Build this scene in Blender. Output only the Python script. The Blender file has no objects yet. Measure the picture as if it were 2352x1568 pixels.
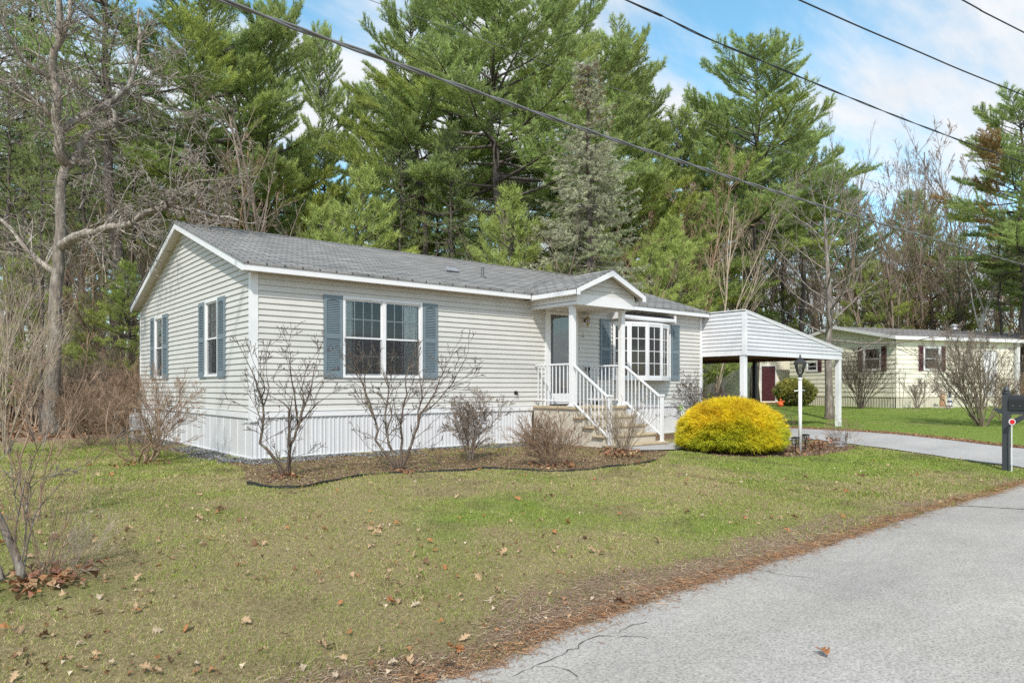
import bpy, math, random
import numpy as np
from mathutils import Vector
R = math.radians
rng = np.random.default_rng(7)
random.seed(7)
C = bpy.context.scene.collection
S = bpy.context.scene

# ------------------------------------------------------------------ camera frame (survey of the place)
F, CX, HY = 1635., 1176., 888.            # focal length, centre column and horizon row on a 2352 px wide print
TH = R(50.8)
D2 = (math.sin(TH), math.cos(TH)); D1 = (-math.cos(TH), math.sin(TH))
CAM = (-4.1487, -11.9723, 1.22)

def sm(a, b, v):
    t = np.clip((np.asarray(v, float) - a) / (b - a), 0, 1)
    return t * t * (3 - 2 * t)

def g(x, y):
    """height of the ground"""
    x = np.asarray(x, float); y = np.asarray(y, float)
    z = -0.22 * (1 - sm(-8.7, -3.2, y))
    z = z + 0.30 * sm(17, 28, x) + 0.5 * sm(34, 90, x)
    z = z + 0.25 * sm(14, 40, y)
    return z

def at(px, py, z=None):
    """where the line of sight through a point of the survey print meets the ground"""
    a = (px - CX) / F; b = -(py - HY) / F
    r = (a * D2[0] + D2[1], a * D1[0] + D1[1], b)
    if z is not None:
        t = (z - CAM[2]) / r[2]
        return (CAM[0] + r[0] * t, CAM[1] + r[1] * t, z)
    t = 2.
    for _ in range(60):
        zz = float(g(CAM[0] + r[0] * t, CAM[1] + r[1] * t))
        t = t * .5 + .5 * (zz - CAM[2]) / r[2]
    x, y = CAM[0] + r[0] * t, CAM[1] + r[1] * t
    return (x, y, float(g(x, y)))

def cf(px, Z, py=None):
    """point Z metres ahead of the camera on column px; on the ground, or at row py"""
    a = (px - CX) / F * Z
    x = CAM[0] + a * D2[0] + Z * D2[1]; y = CAM[1] + a * D1[0] + Z * D1[1]
    z = float(g(x, y)) if py is None else CAM[2] - (py - HY) / F * Z
    return (x, y, z)

# ------------------------------------------------------------------ materials
def mat(name, col, rough=.6, var=0., vscale=8., bump=0., bscale=60., metal=0., spec=.5, stretch=(1, 1, 1), dirt=None, dscale=1.5, dlo=.5, dhi=.7):
    m = bpy.data.materials.new(name); m.use_nodes = True
    nt = m.node_tree; N = nt.nodes; L = nt.links
    b = N['Principled BSDF']
    b.inputs['Roughness'].default_value = rough; b.inputs['Metallic'].default_value = metal
    b.inputs['Specular IOR Level'].default_value = spec
    b.inputs['Base Color'].default_value = (*col, 1)
    tc = N.new('ShaderNodeTexCoord'); mp = N.new('ShaderNodeMapping'); mp.inputs['Scale'].default_value = stretch
    L.new(tc.outputs['Object'], mp.inputs['Vector'])
    out = None
    if var:
        n = N.new('ShaderNodeTexNoise'); n.inputs['Scale'].default_value = vscale; n.inputs['Detail'].default_value = 5
        L.new(mp.outputs[0], n.inputs['Vector'])
        r = N.new('ShaderNodeMapRange'); r.inputs[1].default_value = .3; r.inputs[2].default_value = .7
        r.inputs[3].default_value = 1 - var; r.inputs[4].default_value = 1 + var
        L.new(n.outputs[0], r.inputs[0])
        mx = N.new('ShaderNodeVectorMath'); mx.operation = 'SCALE'; mx.inputs[0].default_value = col
        L.new(r.outputs[0], mx.inputs['Scale']); out = mx.outputs[0]
    if dirt:
        n = N.new('ShaderNodeTexNoise'); n.inputs['Scale'].default_value = dscale; n.inputs['Detail'].default_value = 8
        n.inputs['Roughness'].default_value = .65
        L.new(mp.outputs[0], n.inputs['Vector'])
        r = N.new('ShaderNodeMapRange'); r.inputs[1].default_value = dlo; r.inputs[2].default_value = dhi
        L.new(n.outputs[0], r.inputs[0])
        mx = N.new('ShaderNodeMix'); mx.data_type = 'RGBA'
        L.new(r.outputs[0], mx.inputs['Factor'])
        if out: L.new(out, mx.inputs['A'])
        else: mx.inputs['A'].default_value = (*col, 1)
        mx.inputs['B'].default_value = (*dirt, 1); out = mx.outputs['Result']
    if out: L.new(out, b.inputs['Base Color'])
    if bump:
        n = N.new('ShaderNodeTexNoise'); n.inputs['Scale'].default_value = bscale; n.inputs['Detail'].default_value = 4
        L.new(mp.outputs[0], n.inputs['Vector'])
        bp = N.new('ShaderNodeBump'); bp.inputs['Strength'].default_value = bump; bp.inputs['Distance'].default_value = .02
        L.new(n.outputs[0], bp.inputs['Height']); L.new(bp.outputs[0], b.inputs['Normal'])
    return m

def leafmat(name, rough=.6, trans=.25, spec=.3):
    """colour from the attribute col; thin leaves let some light through"""
    m = bpy.data.materials.new(name); m.use_nodes = True
    nt = m.node_tree; N = nt.nodes; L = nt.links
    b = N['Principled BSDF']; b.inputs['Roughness'].default_value = rough; b.inputs['Specular IOR Level'].default_value = spec
    a = N.new('ShaderNodeAttribute'); a.attribute_name = 'col'
    L.new(a.outputs['Color'], b.inputs['Base Color'])
    if trans:
        t = N.new('ShaderNodeBsdfTranslucent'); L.new(a.outputs['Color'], t.inputs[0])
        mx = N.new('ShaderNodeMixShader'); mx.inputs[0].default_value = trans
        L.new(b.outputs[0], mx.inputs[1]); L.new(t.outputs[0], mx.inputs[2])
        L.new(mx.outputs[0], N['Material Output'].inputs[0])
    return m

M = {}
M['siding'] = mat('vinyl_siding', (.56, .548, .512), .5, .03, 3, .03, 200, stretch=(1, 1, 1), dirt=(.5, .475, .42), dscale=.9, dlo=.52, dhi=.85)
M['white'] = mat('white_trim', (.72, .72, .725), .45, .03, 5, dirt=(.62, .61, .58), dscale=2.5, dlo=.58, dhi=.9)
M['skirt'] = mat('white_skirting', (.62, .622, .635), .4, .03, 3, dirt=(.5, .49, .46), dscale=1.7, dlo=.55, dhi=.95, stretch=(1, 1, .4))
M['soffit'] = mat('soffit', (.62, .58, .5), .6, .04, 4)
M['shutter'] = mat('blue_grey_shutter', (.155, .20, .226), .55, .06, 12)
M['maroon'] = mat('maroon_shutter', (.075, .022, .028), .5, .1, 12)
M['concrete'] = mat('stoop_concrete', (.53, .49, .41), .85, .08, 9, .25, 120, dirt=(.37, .30, .2), dscale=2.2, dlo=.5, dhi=.75)
M['tread'] = mat('stoop_tread', (.44, .36, .24), .85, .12, 9, .25, 120, dirt=(.27, .2, .12), dscale=3, dlo=.5, dhi=.75)
M['rail'] = mat('white_metal_railing', (.72, .72, .73), .35, .02, 5)
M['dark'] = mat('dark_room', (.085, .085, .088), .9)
M['curtain'] = mat('curtain_cloth', (.80, .86, .83), .9, .05, 10)
M['black'] = mat('black_plastic', (.02, .02, .022), .4)
M['blackmetal'] = mat('black_metal', (.03, .03, .03), .35, .1, 20)
M['brass'] = mat('brass', (.55, .36, .08), .3, .1, 20, metal=.9)
M['grey_post'] = mat('slate_post_paint', (.045, .049, .056), .5, .1, 15)
M['bark'] = mat('grey_bark', (.18, .15, .126), .9, .4, 16, 1., 34, stretch=(1, 1, .28), dirt=(.30, .275, .235), dscale=9, dlo=.5, dhi=.62)
M['oakbark'] = mat('oak_bark', (.25, .21, .175), .9, .4, 16, 1., 34, stretch=(1, 1, .4), dirt=(.40, .37, .32), dscale=8, dlo=.5, dhi=.62)
M['pinebark'] = mat('pine_bark', (.095, .078, .068), .9, .4, 12, 1., 28, stretch=(1, 1, .25))
M['twig'] = mat('twig_bark', (.225, .175, .135), .8, .25, 3)
M['paletwig'] = mat('pale_twig_bark', (.36, .29, .215), .8, .25, 3)
M['darktwig'] = mat('dark_twig_bark', (.105, .075, .056), .8, .25, 4, dirt=(.20, .20, .14), dscale=9, dlo=.55, dhi=.62)
M['redtwig'] = mat('reddish_twig_bark', (.29, .195, .13), .8, .25, 4)
M['birch'] = mat('birch_bark', (.62, .58, .52), .7, .1, 6, dirt=(.06, .05, .045), dscale=9, dlo=.64, dhi=.68, stretch=(1, 1, 3))
M['needles'] = leafmat('pine_needles', .5, .5)
M['leaf'] = leafmat('dead_leaf', .7, .15)
M['grassblade'] = leafmat('grass_blade', .7, .25)
M['wire'] = mat('cable_sheath', (.015, .015, .016), .5)
M['wirep'] = mat('aluminium_cable', (.20, .20, .20), .4, metal=.3)
M['cream'] = mat('cream_siding', (.80, .76, .62), .55, .05, 2, dirt=(.72, .68, .55), dscale=1.3, dlo=.5, dhi=.8)
M['creamskirt'] = mat('cream_skirting', (.56, .53, .42), .6, .08, 2, dirt=(.42, .4, .33), dscale=2, dlo=.5, dhi=.8)
M['wood'] = mat('brown_stained_wood', (.16, .075, .04), .7, .2, 6, stretch=(1, 6, 6))
M['fencewood'] = mat('lattice_wood', (.38, .22, .10), .7, .2, 6)
M['terracotta'] = mat('clay_pot', (.42, .34, .3), .8, .1, 10)
M['red'] = mat('red_reflector', (.5, .01, .015), .25)
M['orange'] = mat('orange_paint', (.75, .13, .03), .5, .1, 10)
M['navy'] = mat('navy_paint', (.04, .06, .12), .5)
M['tan'] = mat('tan_paint', (.45, .27, .15), .6, .1, 10)
M['pinkstone'] = mat('pale_paint', (.62, .5, .42), .6, .1, 10)
M['galv'] = mat('galvanised_metal', (.42, .42, .44), .4, .1, 12, metal=.6)
M['edging'] = mat('black_edging', (.02, .021, .022), .5, .2, 6)
M['metergrey'] = mat('meter_paint', (.33, .33, .34), .5, .1, 12)

def glassmat(name, tint=.75, base=.1):
    m = bpy.data.materials.new(name); m.use_nodes = True
    nt = m.node_tree; N = nt.nodes; L = nt.links; N.remove(N['Principled BSDF'])
    t = N.new('ShaderNodeBsdfTransparent'); t.inputs[0].default_value = (tint, tint, tint * 1.02, 1)
    gl = N.new('ShaderNodeBsdfGlossy'); gl.inputs['Roughness'].default_value = .02
    lw = N.new('ShaderNodeFresnel'); lw.inputs[0].default_value = 1.5
    ad = N.new('ShaderNodeMath'); ad.operation = 'ADD'; ad.inputs[1].default_value = base
    L.new(lw.outputs[0], ad.inputs[0])
    mx = N.new('ShaderNodeMixShader'); L.new(ad.outputs[0], mx.inputs[0]); L.new(t.outputs[0], mx.inputs[1]); L.new(gl.outputs[0], mx.inputs[2])
    L.new(mx.outputs[0], N['Material Output'].inputs[0]); return m
M['glass'] = glassmat('window_glass', .86, .03)
M['lampglass'] = glassmat('lamp_glass', .8, .08)
M['doorglass'] = glassmat('door_glass', .8, .1)
def screenmat():
    m = bpy.data.materials.new('insect_screen'); m.use_nodes = True
    nt = m.node_tree; N = nt.nodes; L = nt.links
    b = N['Principled BSDF']; b.inputs['Base Color'].default_value = (.035, .035, .04, 1); b.inputs['Roughness'].default_value = .8
    t = N.new('ShaderNodeBsdfTransparent'); mx = N.new('ShaderNodeMixShader'); mx.inputs[0].default_value = .26
    L.new(t.outputs[0], mx.inputs[1]); L.new(b.outputs[0], mx.inputs[2]); L.new(mx.outputs[0], N['Material Output'].inputs[0]); return m
M['screen'] = screenmat()

def shinglemat(name, c1, c2):
    m = bpy.data.materials.new(name); m.use_nodes = True
    nt = m.node_tree; N = nt.nodes; L = nt.links; b = N['Principled BSDF']; b.inputs['Roughness'].default_value = .9
    uv = N.new('ShaderNodeUVMap'); uv.uv_map = 'run'
    mp = N.new('ShaderNodeMapping'); L.new(uv.outputs[0], mp.inputs[0])
    br = N.new('ShaderNodeTexBrick'); br.inputs['Scale'].default_value = 1
    br.inputs['Brick Width'].default_value = .31; br.inputs['Row Height'].default_value = .14; br.inputs['Mortar Size'].default_value = .015
    br.inputs['Color1'].default_value = (*c1, 1); br.inputs['Color2'].default_value = (*c2, 1); br.inputs['Mortar'].default_value = (.06, .06, .06, 1)
    br.inputs['Bias'].default_value = -.1
    L.new(mp.outputs[0], br.inputs[0])
    n = N.new('ShaderNodeTexNoise'); n.inputs['Scale'].default_value = 1; n.inputs['Detail'].default_value = 7; n.inputs['Roughness'].default_value = .7
    m2 = N.new('ShaderNodeMapping'); m2.inputs['Scale'].default_value = (1.1, 9, 1); L.new(uv.outputs[0], m2.inputs[0]); L.new(m2.outputs[0], n.inputs[0])
    r = N.new('ShaderNodeMapRange'); r.inputs[1].default_value = .3; r.inputs[2].default_value = .7; r.inputs[3].default_value = .5; r.inputs[4].default_value = 1.5
    L.new(n.outputs[0], r.inputs[0])
    sc = N.new('ShaderNodeVectorMath'); sc.operation = 'SCALE'; L.new(br.outputs[0], sc.inputs[0]); L.new(r.outputs[0], sc.inputs['Scale'])
    L.new(sc.outputs[0], b.inputs['Base Color'])
    n2 = N.new('ShaderNodeTexNoise'); n2.inputs['Scale'].default_value = 90; L.new(uv.outputs[0], n2.inputs[0])
    ad = N.new('ShaderNodeMath'); ad.operation = 'MULTIPLY_ADD'; ad.inputs[1].default_value = -.8
    L.new(br.outputs['Fac'], ad.inputs[0]); L.new(n2.outputs[0], ad.inputs[2])
    bp = N.new('ShaderNodeBump'); bp.inputs['Strength'].default_value = .7; bp.inputs['Distance'].default_value = .01
    L.new(ad.outputs[0], bp.inputs['Height']); L.new(bp.outputs[0], b.inputs['Normal'])
    return m
M['shingle'] = shinglemat('grey_shingles', (.20, .195, .188), (.285, .278, .268))
M['shingle2'] = shinglemat('brown_grey_shingles', (.2, .185, .18), (.27, .25, .245))

# ------------------------------------------------------------------ mesh building
def set_cols(me, cols):
    a = me.color_attributes.new('col', 'FLOAT_COLOR', 'POINT')
    c = np.ones((len(me.vertices), 4), np.float32); c[:, :3] = cols
    a.data.foreach_set('color', c.ravel())

def arr_mesh(name, V, Fc, cols=None):
    """mesh from arrays: V (n,3), Fc (m,k) with one face size"""
    me = bpy.data.meshes.new(name)
    V = np.asarray(V, np.float32); Fc = np.asarray(Fc, np.int32); m, k = Fc.shape
    me.vertices.add(len(V)); me.vertices.foreach_set('co', V.ravel())
    me.loops.add(m * k); me.loops.foreach_set('vertex_index', Fc.ravel())
    me.polygons.add(m); me.polygons.foreach_set('loop_start', np.arange(0, m * k, k, dtype=np.int32))
    try: me.polygons.foreach_set('loop_total', np.full(m, k, np.int32))
    except Exception: pass
    me.update(calc_edges=True); me.validate()
    if cols is not None: set_cols(me, cols)
    return me

def link(name, me, m, parent=None, smooth=False):
    o = bpy.data.objects.new(name, me); C.objects.link(o)
    if m is not None: me.materials.append(m)
    if parent is not None:
        o.parent = parent
        w = Vector(parent.get('_w', (0, 0, 0)))
        if w.length: me.transform(__import__('mathutils').Matrix.Translation(-w))
        o['_w'] = tuple(w)
    if smooth: me.polygons.foreach_set('use_smooth', [True] * len(me.polygons))
    return o

class MB:
    def __init__(s): s.v = []; s.f = []
    def add(s, vs, fs):
        n = len(s.v); s.v += [tuple(p) for p in vs]; s.f += [tuple(i + n for i in f) for f in fs]; return s
    def quad(s, a, b, c, d): return s.add([a, b, c, d], [(0, 1, 2, 3)])
    def box(s, x0, x1, y0, y1, z0, z1):
        return s.add([(x0, y0, z0), (x1, y0, z0), (x1, y1, z0), (x0, y1, z0), (x0, y0, z1), (x1, y0, z1), (x1, y1, z1), (x0, y1, z1)],
                     [(0, 3, 2, 1), (4, 5, 6, 7), (0, 1, 5, 4), (1, 2, 6, 5), (2, 3, 7, 6), (3, 0, 4, 7)])
    def obox(s, O, U, Nn, u0, u1, n0, n1, z0, z1):
        """box in a wall frame: U along the wall, Nn out of it"""
        P = lambda u, n, z: (O[0] + U[0] * u + Nn[0] * n, O[1] + U[1] * u + Nn[1] * n, z)
        return s.add([P(u0, n0, z0), P(u1, n0, z0), P(u1, n1, z0), P(u0, n1, z0), P(u0, n0, z1), P(u1, n0, z1), P(u1, n1, z1), P(u0, n1, z1)],
                     [(0, 1, 2, 3), (7, 6, 5, 4), (4, 5, 1, 0), (5, 6, 2, 1), (6, 7, 3, 2), (7, 4, 0, 3)])
    def prism(s, pts, ext):
        """closed outline pts extruded by the vector ext"""
        n = len(pts); q = [tuple(p[i] + ext[i] for i in range(3)) for p in pts]
        return s.add(list(pts) + q, [tuple(range(n - 1, -1, -1)), tuple(range(n, 2 * n))] + [(i, (i + 1) % n, (i + 1) % n + n, i + n) for i in range(n)])
    def bar(s, a, b, w, h=None, up=(0, 0, 1)):
        h = h or w; a = Vector(a); b = Vector(b); d = (b - a).normalized(); u = Vector(up)
        if abs(d.dot(u)) > .99: u = Vector((1, 0, 0))
        r = d.cross(u).normalized() * w / 2; t = r.cross(d).normalized() * h / 2
        P = [a - r - t, a + r - t, a + r + t, a - r + t, b - r - t, b + r - t, b + r + t, b - r + t]
        return s.add(P, [(0, 1, 2, 3), (7, 6, 5, 4), (0, 4, 5, 1), (1, 5, 6, 2), (2, 6, 7, 3), (3, 7, 4, 0)])
    def tube(s, pts, rad, n=8, cap=True):
        pts = [Vector(p) for p in pts]; rad = rad if hasattr(rad, '__len__') else [rad] * len(pts)
        rings = []; ref = Vector((0, 0, 1)); prev = None
        for i, p in enumerate(pts):
            d = (pts[min(i + 1, len(pts) - 1)] - pts[max(i - 1, 0)]).normalized()
            if prev is None:
                r = d.cross(Vector((0, 0, 1)) if abs(d.z) < .9 else Vector((1, 0, 0))).normalized()
            else:
                r = (prev - d * prev.dot(d)).normalized()
            prev = r; t = d.cross(r)
            rings.append([p + (r * math.cos(a) + t * math.sin(a)) * rad[i] for a in [2 * math.pi * k / n for k in range(n)]])
        vs = [v for q in rings for v in q]
        fs = [(i * n + k, i * n + (k + 1) % n, (i + 1) * n + (k + 1) % n, (i + 1) * n + k) for i in range(len(pts) - 1) for k in range(n)]
        if cap: fs += [tuple(range(n - 1, -1, -1)), tuple(range((len(pts) - 1) * n, len(pts) * n))]
        return s.add(vs, fs)
    def lathe(s, prof, c=(0, 0, 0), n=16):
        vs = [(c[0] + r * math.cos(2 * math.pi * k / n), c[1] + r * math.sin(2 * math.pi * k / n), c[2] + z) for r, z in prof for k in range(n)]
        fs = [(i * n + k, i * n + (k + 1) % n, (i + 1) * n + (k + 1) % n, (i + 1) * n + k) for i in range(len(prof) - 1) for k in range(n)]
        fs += [tuple(range(n - 1, -1, -1)), tuple(range((len(prof) - 1) * n, len(prof) * n))]
        return s.add(vs, fs)
    def build(s, name, m, parent=None, smooth=False, bevel=0):
        me = bpy.data.meshes.new(name); me.from_pydata(s.v, [], s.f); me.update()
        o = link(name, me, m, parent, smooth)
        if bevel:
            b = o.modifiers.new('soft_edges', 'BEVEL'); b.width = bevel; b.segments = 2; b.limit_method = 'ANGLE'
        return o

def tag(o, label=None, cat=None, group=None, kind=None):
    if label: o['label'] = label
    if cat: o['category'] = cat
    if group: o['group'] = group
    if kind: o['kind'] = kind
    return o
def thing(name, label, cat, loc=(0, 0, 0), rz=0, group=None):
    o = bpy.data.objects.new(name, None); C.objects.link(o); o.location = loc; o.rotation_euler = (0, 0, rz)
    o.empty_display_size = .2; o['_w'] = tuple(loc)
    return tag(o, label, cat, group)
def dup(root, loc, rz=0, scale=1, label=None, group=None, tilt=(0, 0)):
    r = root.copy(); C.objects.link(r); r.location = loc; r.rotation_euler = (tilt[0], tilt[1], rz)
    r.scale = (scale,) * 3 if not hasattr(scale, '__len__') else scale
    if label: r['label'] = label
    if group: r['group'] = group
    elif 'group' in r: del r['group']
    for ch in list(root.children):
        c = ch.copy(); C.objects.link(c); c.parent = r
        for gch in ch.children:
            d = gch.copy(); C.objects.link(d); d.parent = c
    return r

def tubes(P0, P1, R0, R1, n):
    """many tapered tube segments at once"""
    P0 = np.asarray(P0, float); P1 = np.asarray(P1, float); R0 = np.asarray(R0, float); R1 = np.asarray(R1, float)
    d = P1 - P0; L = np.linalg.norm(d, axis=1, keepdims=True); d = d / np.maximum(L, 1e-6)
    ref = np.where(np.abs(d[:, 2:3]) < .9, np.array([[0, 0, 1.]]), np.array([[1., 0, 0]]))
    r = np.cross(d, ref); r /= np.linalg.norm(r, axis=1, keepdims=True); t = np.cross(d, r)
    P1 = P1 + d * R1[:, None] * .4
    ang = 2 * np.pi * np.arange(n) / n
    ring = r[:, None, :] * np.cos(ang)[None, :, None] + t[:, None, :] * np.sin(ang)[None, :, None]
    A = P0[:, None, :] + ring * R0[:, None, None]; B = P1[:, None, :] + ring * R1[:, None, None]
    V = np.concatenate([A, B], axis=1).reshape(-1, 3)
    N = len(P0); base = (np.arange(N) * 2 * n)[:, None]
    k = np.arange(n); k2 = (k + 1) % n
    Fq = np.stack([base + k, base + k2, base + k2 + n, base + k + n], axis=2).reshape(-1, 4)
    return V, Fq

def seg_mesh(name, segs, thick=.02):
    """segs: list of (p0, p1, r0, r1) -> one mesh; thin ones get fewer sides"""
    A = np.array([list(s[0]) + list(s[1]) + [s[2], s[3]] for s in segs], float)
    Vs = []; Fs = []; off = 0
    for lo, hi, n in ((thick, 1e9, 9), (.006, thick, 5), (0, .006, 3)):
        mk = (A[:, 6] >= lo) & (A[:, 6] < hi)
        if mk.any():
            V, Fq = tubes(A[mk, 0:3], A[mk, 3:6], A[mk, 6], A[mk, 7], n)
            Vs.append(V); Fs.append(Fq + off); off += len(V)
    return arr_mesh(name, np.concatenate(Vs), np.concatenate(Fs))

def norm(v):
    v = np.asarray(v, float); return v / (np.linalg.norm(v, axis=-1, keepdims=True) + 1e-9)

# ------------------------------------------------------------------ siding
def siding(mb, O, U, Nn, u0, u1, z0, z1, pitch=.1016, holes=(), Lf=None, Rf=None, d=.02):
    P = lambda u, n, z: (O[0] + U[0] * u + Nn[0] * n, O[1] + U[1] * u + Nn[1] * n, z)
    Lf = Lf or (lambda z: u0); Rf = Rf or (lambda z: u1)
    k = 0
    while z0 + k * pitch < z1 - 1e-4:
        za = z0 + k * pitch; zb = min(za + pitch, z1); k += 1
        cuts = sorted({za, zb} | {h for (a, b, c, e) in holes for h in (c, e) if za < h < zb})
        for ca, cb in zip(cuts[:-1], cuts[1:]):
            na = d * (1 - (ca - za) / pitch); nb = d * (1 - (cb - za) / pitch)
            mid = (ca + cb) / 2
            hs = sorted((a, b) for (a, b, c, e) in holes if c < mid < e)
            xs = []; cur = None
            l = (Lf(ca), Lf(cb)); r = (Rf(ca), Rf(cb)); pos = l
            for a, b in hs:
                xs.append((pos, (a, a))); pos = (b, b)
            xs.append((pos, r))
            for (a0, a1), (b0, b1) in xs:
                if b0 - a0 < 1e-4: continue
                mb.quad(P(a0, na, ca), P(b0, na, ca), P(b1, nb, cb), P(a1, nb, cb))
                if ca == za:
                    mb.quad(P(a0, -.006, ca + .003), P(b0, -.006, ca + .003), P(b0, na, ca), P(a0, na, ca))
    return mb

def add_uv(o, fn):
    me = o.data; uv = me.uv_layers.new(name='run')
    for poly in me.polygons:
        for li in poly.loop_indices:
            uv.data[li].uv = fn(me.vertices[me.loops[li].vertex_index].co, poly.normal)

# ================================================================== GROUND
def vnoise(x, y, s, seed=0):
    """smooth value noise on arrays"""
    x = np.asarray(x, float) * s; y = np.asarray(y, float) * s
    xi = np.floor(x).astype(int); yi = np.floor(y).astype(int); fx = x - xi; fy = y - yi
    fx = fx * fx * (3 - 2 * fx); fy = fy * fy * (3 - 2 * fy)
    def h(a, b):
        n = (a * 374761393 + b * 668265263 + seed * 974634777) & 0xffffffff
        n = ((n ^ (n >> 13)) * 1274126177) & 0xffffffff
        return ((n ^ (n >> 16)) & 0xffff) / 65535.
    return (h(xi, yi) * (1 - fx) + h(xi + 1, yi) * fx) * (1 - fy) + (h(xi, yi + 1) * (1 - fx) + h(xi + 1, yi + 1) * fx) * fy
def fbm(x, y, s, seed=0): return (vnoise(x, y, s, seed) + .5 * vnoise(x, y, s * 2.1, seed + 1) + .25 * vnoise(x, y, s * 4.3, seed + 2)) / 1.75

EDGE = [(-14., -9.3), (-6., -9.15), (-2.35, -9.05), (-1.3, -8.93), (.19, -8.85), (2.77, -8.72), (4.5, -8.62), (8.3, -8.6), (10.2, -8.7), (10.9, -8.9)]
def road_edge(x):
    x = np.asarray(x, float)
    y = np.interp(x, [e[0] for e in EDGE] + [60], [e[1] for e in EDGE] + [-8.9])
    return y + .09 * (fbm(x, x * 0, 1.3, 5) - .5) + .05 * (vnoise(x, x * 0, 7., 6) - .5) + .03 * (vnoise(x, x * 0, 17., 8) - .5)
BED = [at(*p)[:2] for p in [(567, 1113), (600, 1119), (640, 1122), (680, 1121), (720, 1116), (760, 1107), (800, 1099), (850, 1091), (900, 1087), (960, 1085),
       (1010, 1083), (1060, 1082), (1110, 1077), (1150, 1077), (1200, 1080), (1250, 1083), (1300, 1083), (1350, 1079), (1400, 1073), (1450, 1069), (1490, 1063), (1512, 1056)]]
BEDP = BED + [(6.6, -3.5), (6.9, -2.6), (8.2, -2.2), (9, -1.4), (12.0, -1.3), (12.3, -.1), (0, -.1), (-.3, -.3), (-.4, 1.), (-.35, 7.), (-.6, 6.), (-.6, .3), (-.5, -1.0), (-.8, -2.0)]
BED2 = [(6.9, -3.55), (8.4, -3.5), (10.3, -3.6), (11.25, -4.0), (11.1, -4.9), (9.9, -5.2), (8.7, -5.25), (7.4, -4.9), (6.8, -4.4)]
WALK = [(6.1, -2.3), (8.1, -2.3), (9.5, -2.35), (11.5, -2.4), (11.5, -3.45), (9.5, -3.4), (8.0, -3.4), (6.9, -3.35), (6.0, -3.1)]
DRV_L = [(12.1, 6.), (12.2, 0), (11.9, -2.6), (11.4, -4.4), (11.2, -6), (10.7, -8.), (10.5, -9.1)]
DRV_R = [(15.4, 6.), (15.3, 0), (15.2, -2.5), (14.9, -4.5), (14.6, -6.5), (14.9, -8), (15.6, -9.1)]
def inside(poly, x, y):
    x = np.asarray(x, float); y = np.asarray(y, float); c = np.zeros(x.shape, bool); n = len(poly)
    for i in range(n):
        x1, y1 = poly[i][:2]; x2, y2 = poly[(i + 1) % n][:2]
        if y1 == y2: continue
        c ^= ((y1 > y) != (y2 > y)) & (x < (x2 - x1) * (y - y1) / (y2 - y1) + x1)
    return c
def drv_l(y): return np.interp(y, [p[1] for p in DRV_L][::-1], [p[0] for p in DRV_L][::-1])
def drv_r(y): return np.interp(y, [p[1] for p in DRV_R][::-1], [p[0] for p in DRV_R][::-1])
def forest_mask(x, y):
    """1 where the ground is woodland floor"""
    x = np.asarray(x, float); y = np.asarray(y, float)
    w = (fbm(x, y, .6, 3) - .5) * 1.6
    a = (y - (5.6 - .55 * np.minimum(x, 0)) + w)            # left of the house
    a = np.where(x > -.5, y - 9. + w, np.where(x > -2.2, y - 6.9 + w, a))
    b = np.where(x > 17, y - 16. + w, a)
    return sm(-.4, .4, b)

def build_ground():
    nr, na = 330, 760
    rr = np.concatenate([[0.0], .4 * (420 / .4) ** (np.arange(nr) / (nr - 1))])
    aa = 2 * np.pi * np.arange(na) / na
    X = CAM[0] + rr[1:, None] * np.cos(aa); Y = CAM[1] + rr[1:, None] * np.sin(aa)
    V = np.stack([X.ravel(), Y.ravel(), np.zeros(X.size)], 1)
    V = np.vstack([[CAM[0], CAM[1], 0], V]); x, y = V[:, 0], V[:, 1]
    V[:, 2] = g(x, y)
    fo = forest_mask(x, y)
    e = road_edge(x)
    under = sm(.1, -.15, y - e)                       # lies below the road slab
    V[:, 2] -= .03 * under
    V[:, 2] += fo * .05 * (fbm(x, y, 1.2, 9) - .5) * 2
    bed = (inside(BEDP, x, y) | inside(BED2, x, y)).astype(float)
    w = (fbm(x, y, 1.1, 12) - .5)
    straw = sm(.85, .25, y - e + w * 1.3 + .35 * sm(-1, 6, x))
    sd = np.where(y > -8.9, np.minimum(np.abs(x - drv_r(y) - .35), np.abs(x - drv_l(y) + .1) * 1.8), 9)
    straw = np.maximum(straw, sm(.55, .2, sd + w * .4) * (y > -9.2) * .9)
    straw = np.maximum(straw, sm(.25, .1, np.abs(y + 8.2)) * 0)
    green = np.clip(sm(2, 13, x) * .75 + .4 * sm(-5, 4, y) * (x < 1) + (fbm(x, y, .5, 22) - .5) * 1.4 + .12, 0, 1)
    cols = np.stack([np.maximum(straw, fo), bed, green], 1)
    i = np.arange(nr - 1)[:, None] * na + np.arange(na)[None, :] + 1
    j = np.arange(nr - 1)[:, None] * na + (np.arange(na)[None, :] + 1) % na + 1
    Fq = np.stack([i, i + na, j + na, j], 2).reshape(-1, 4)
    me = arr_mesh('ground', V, Fq, cols)
    return me
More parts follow.
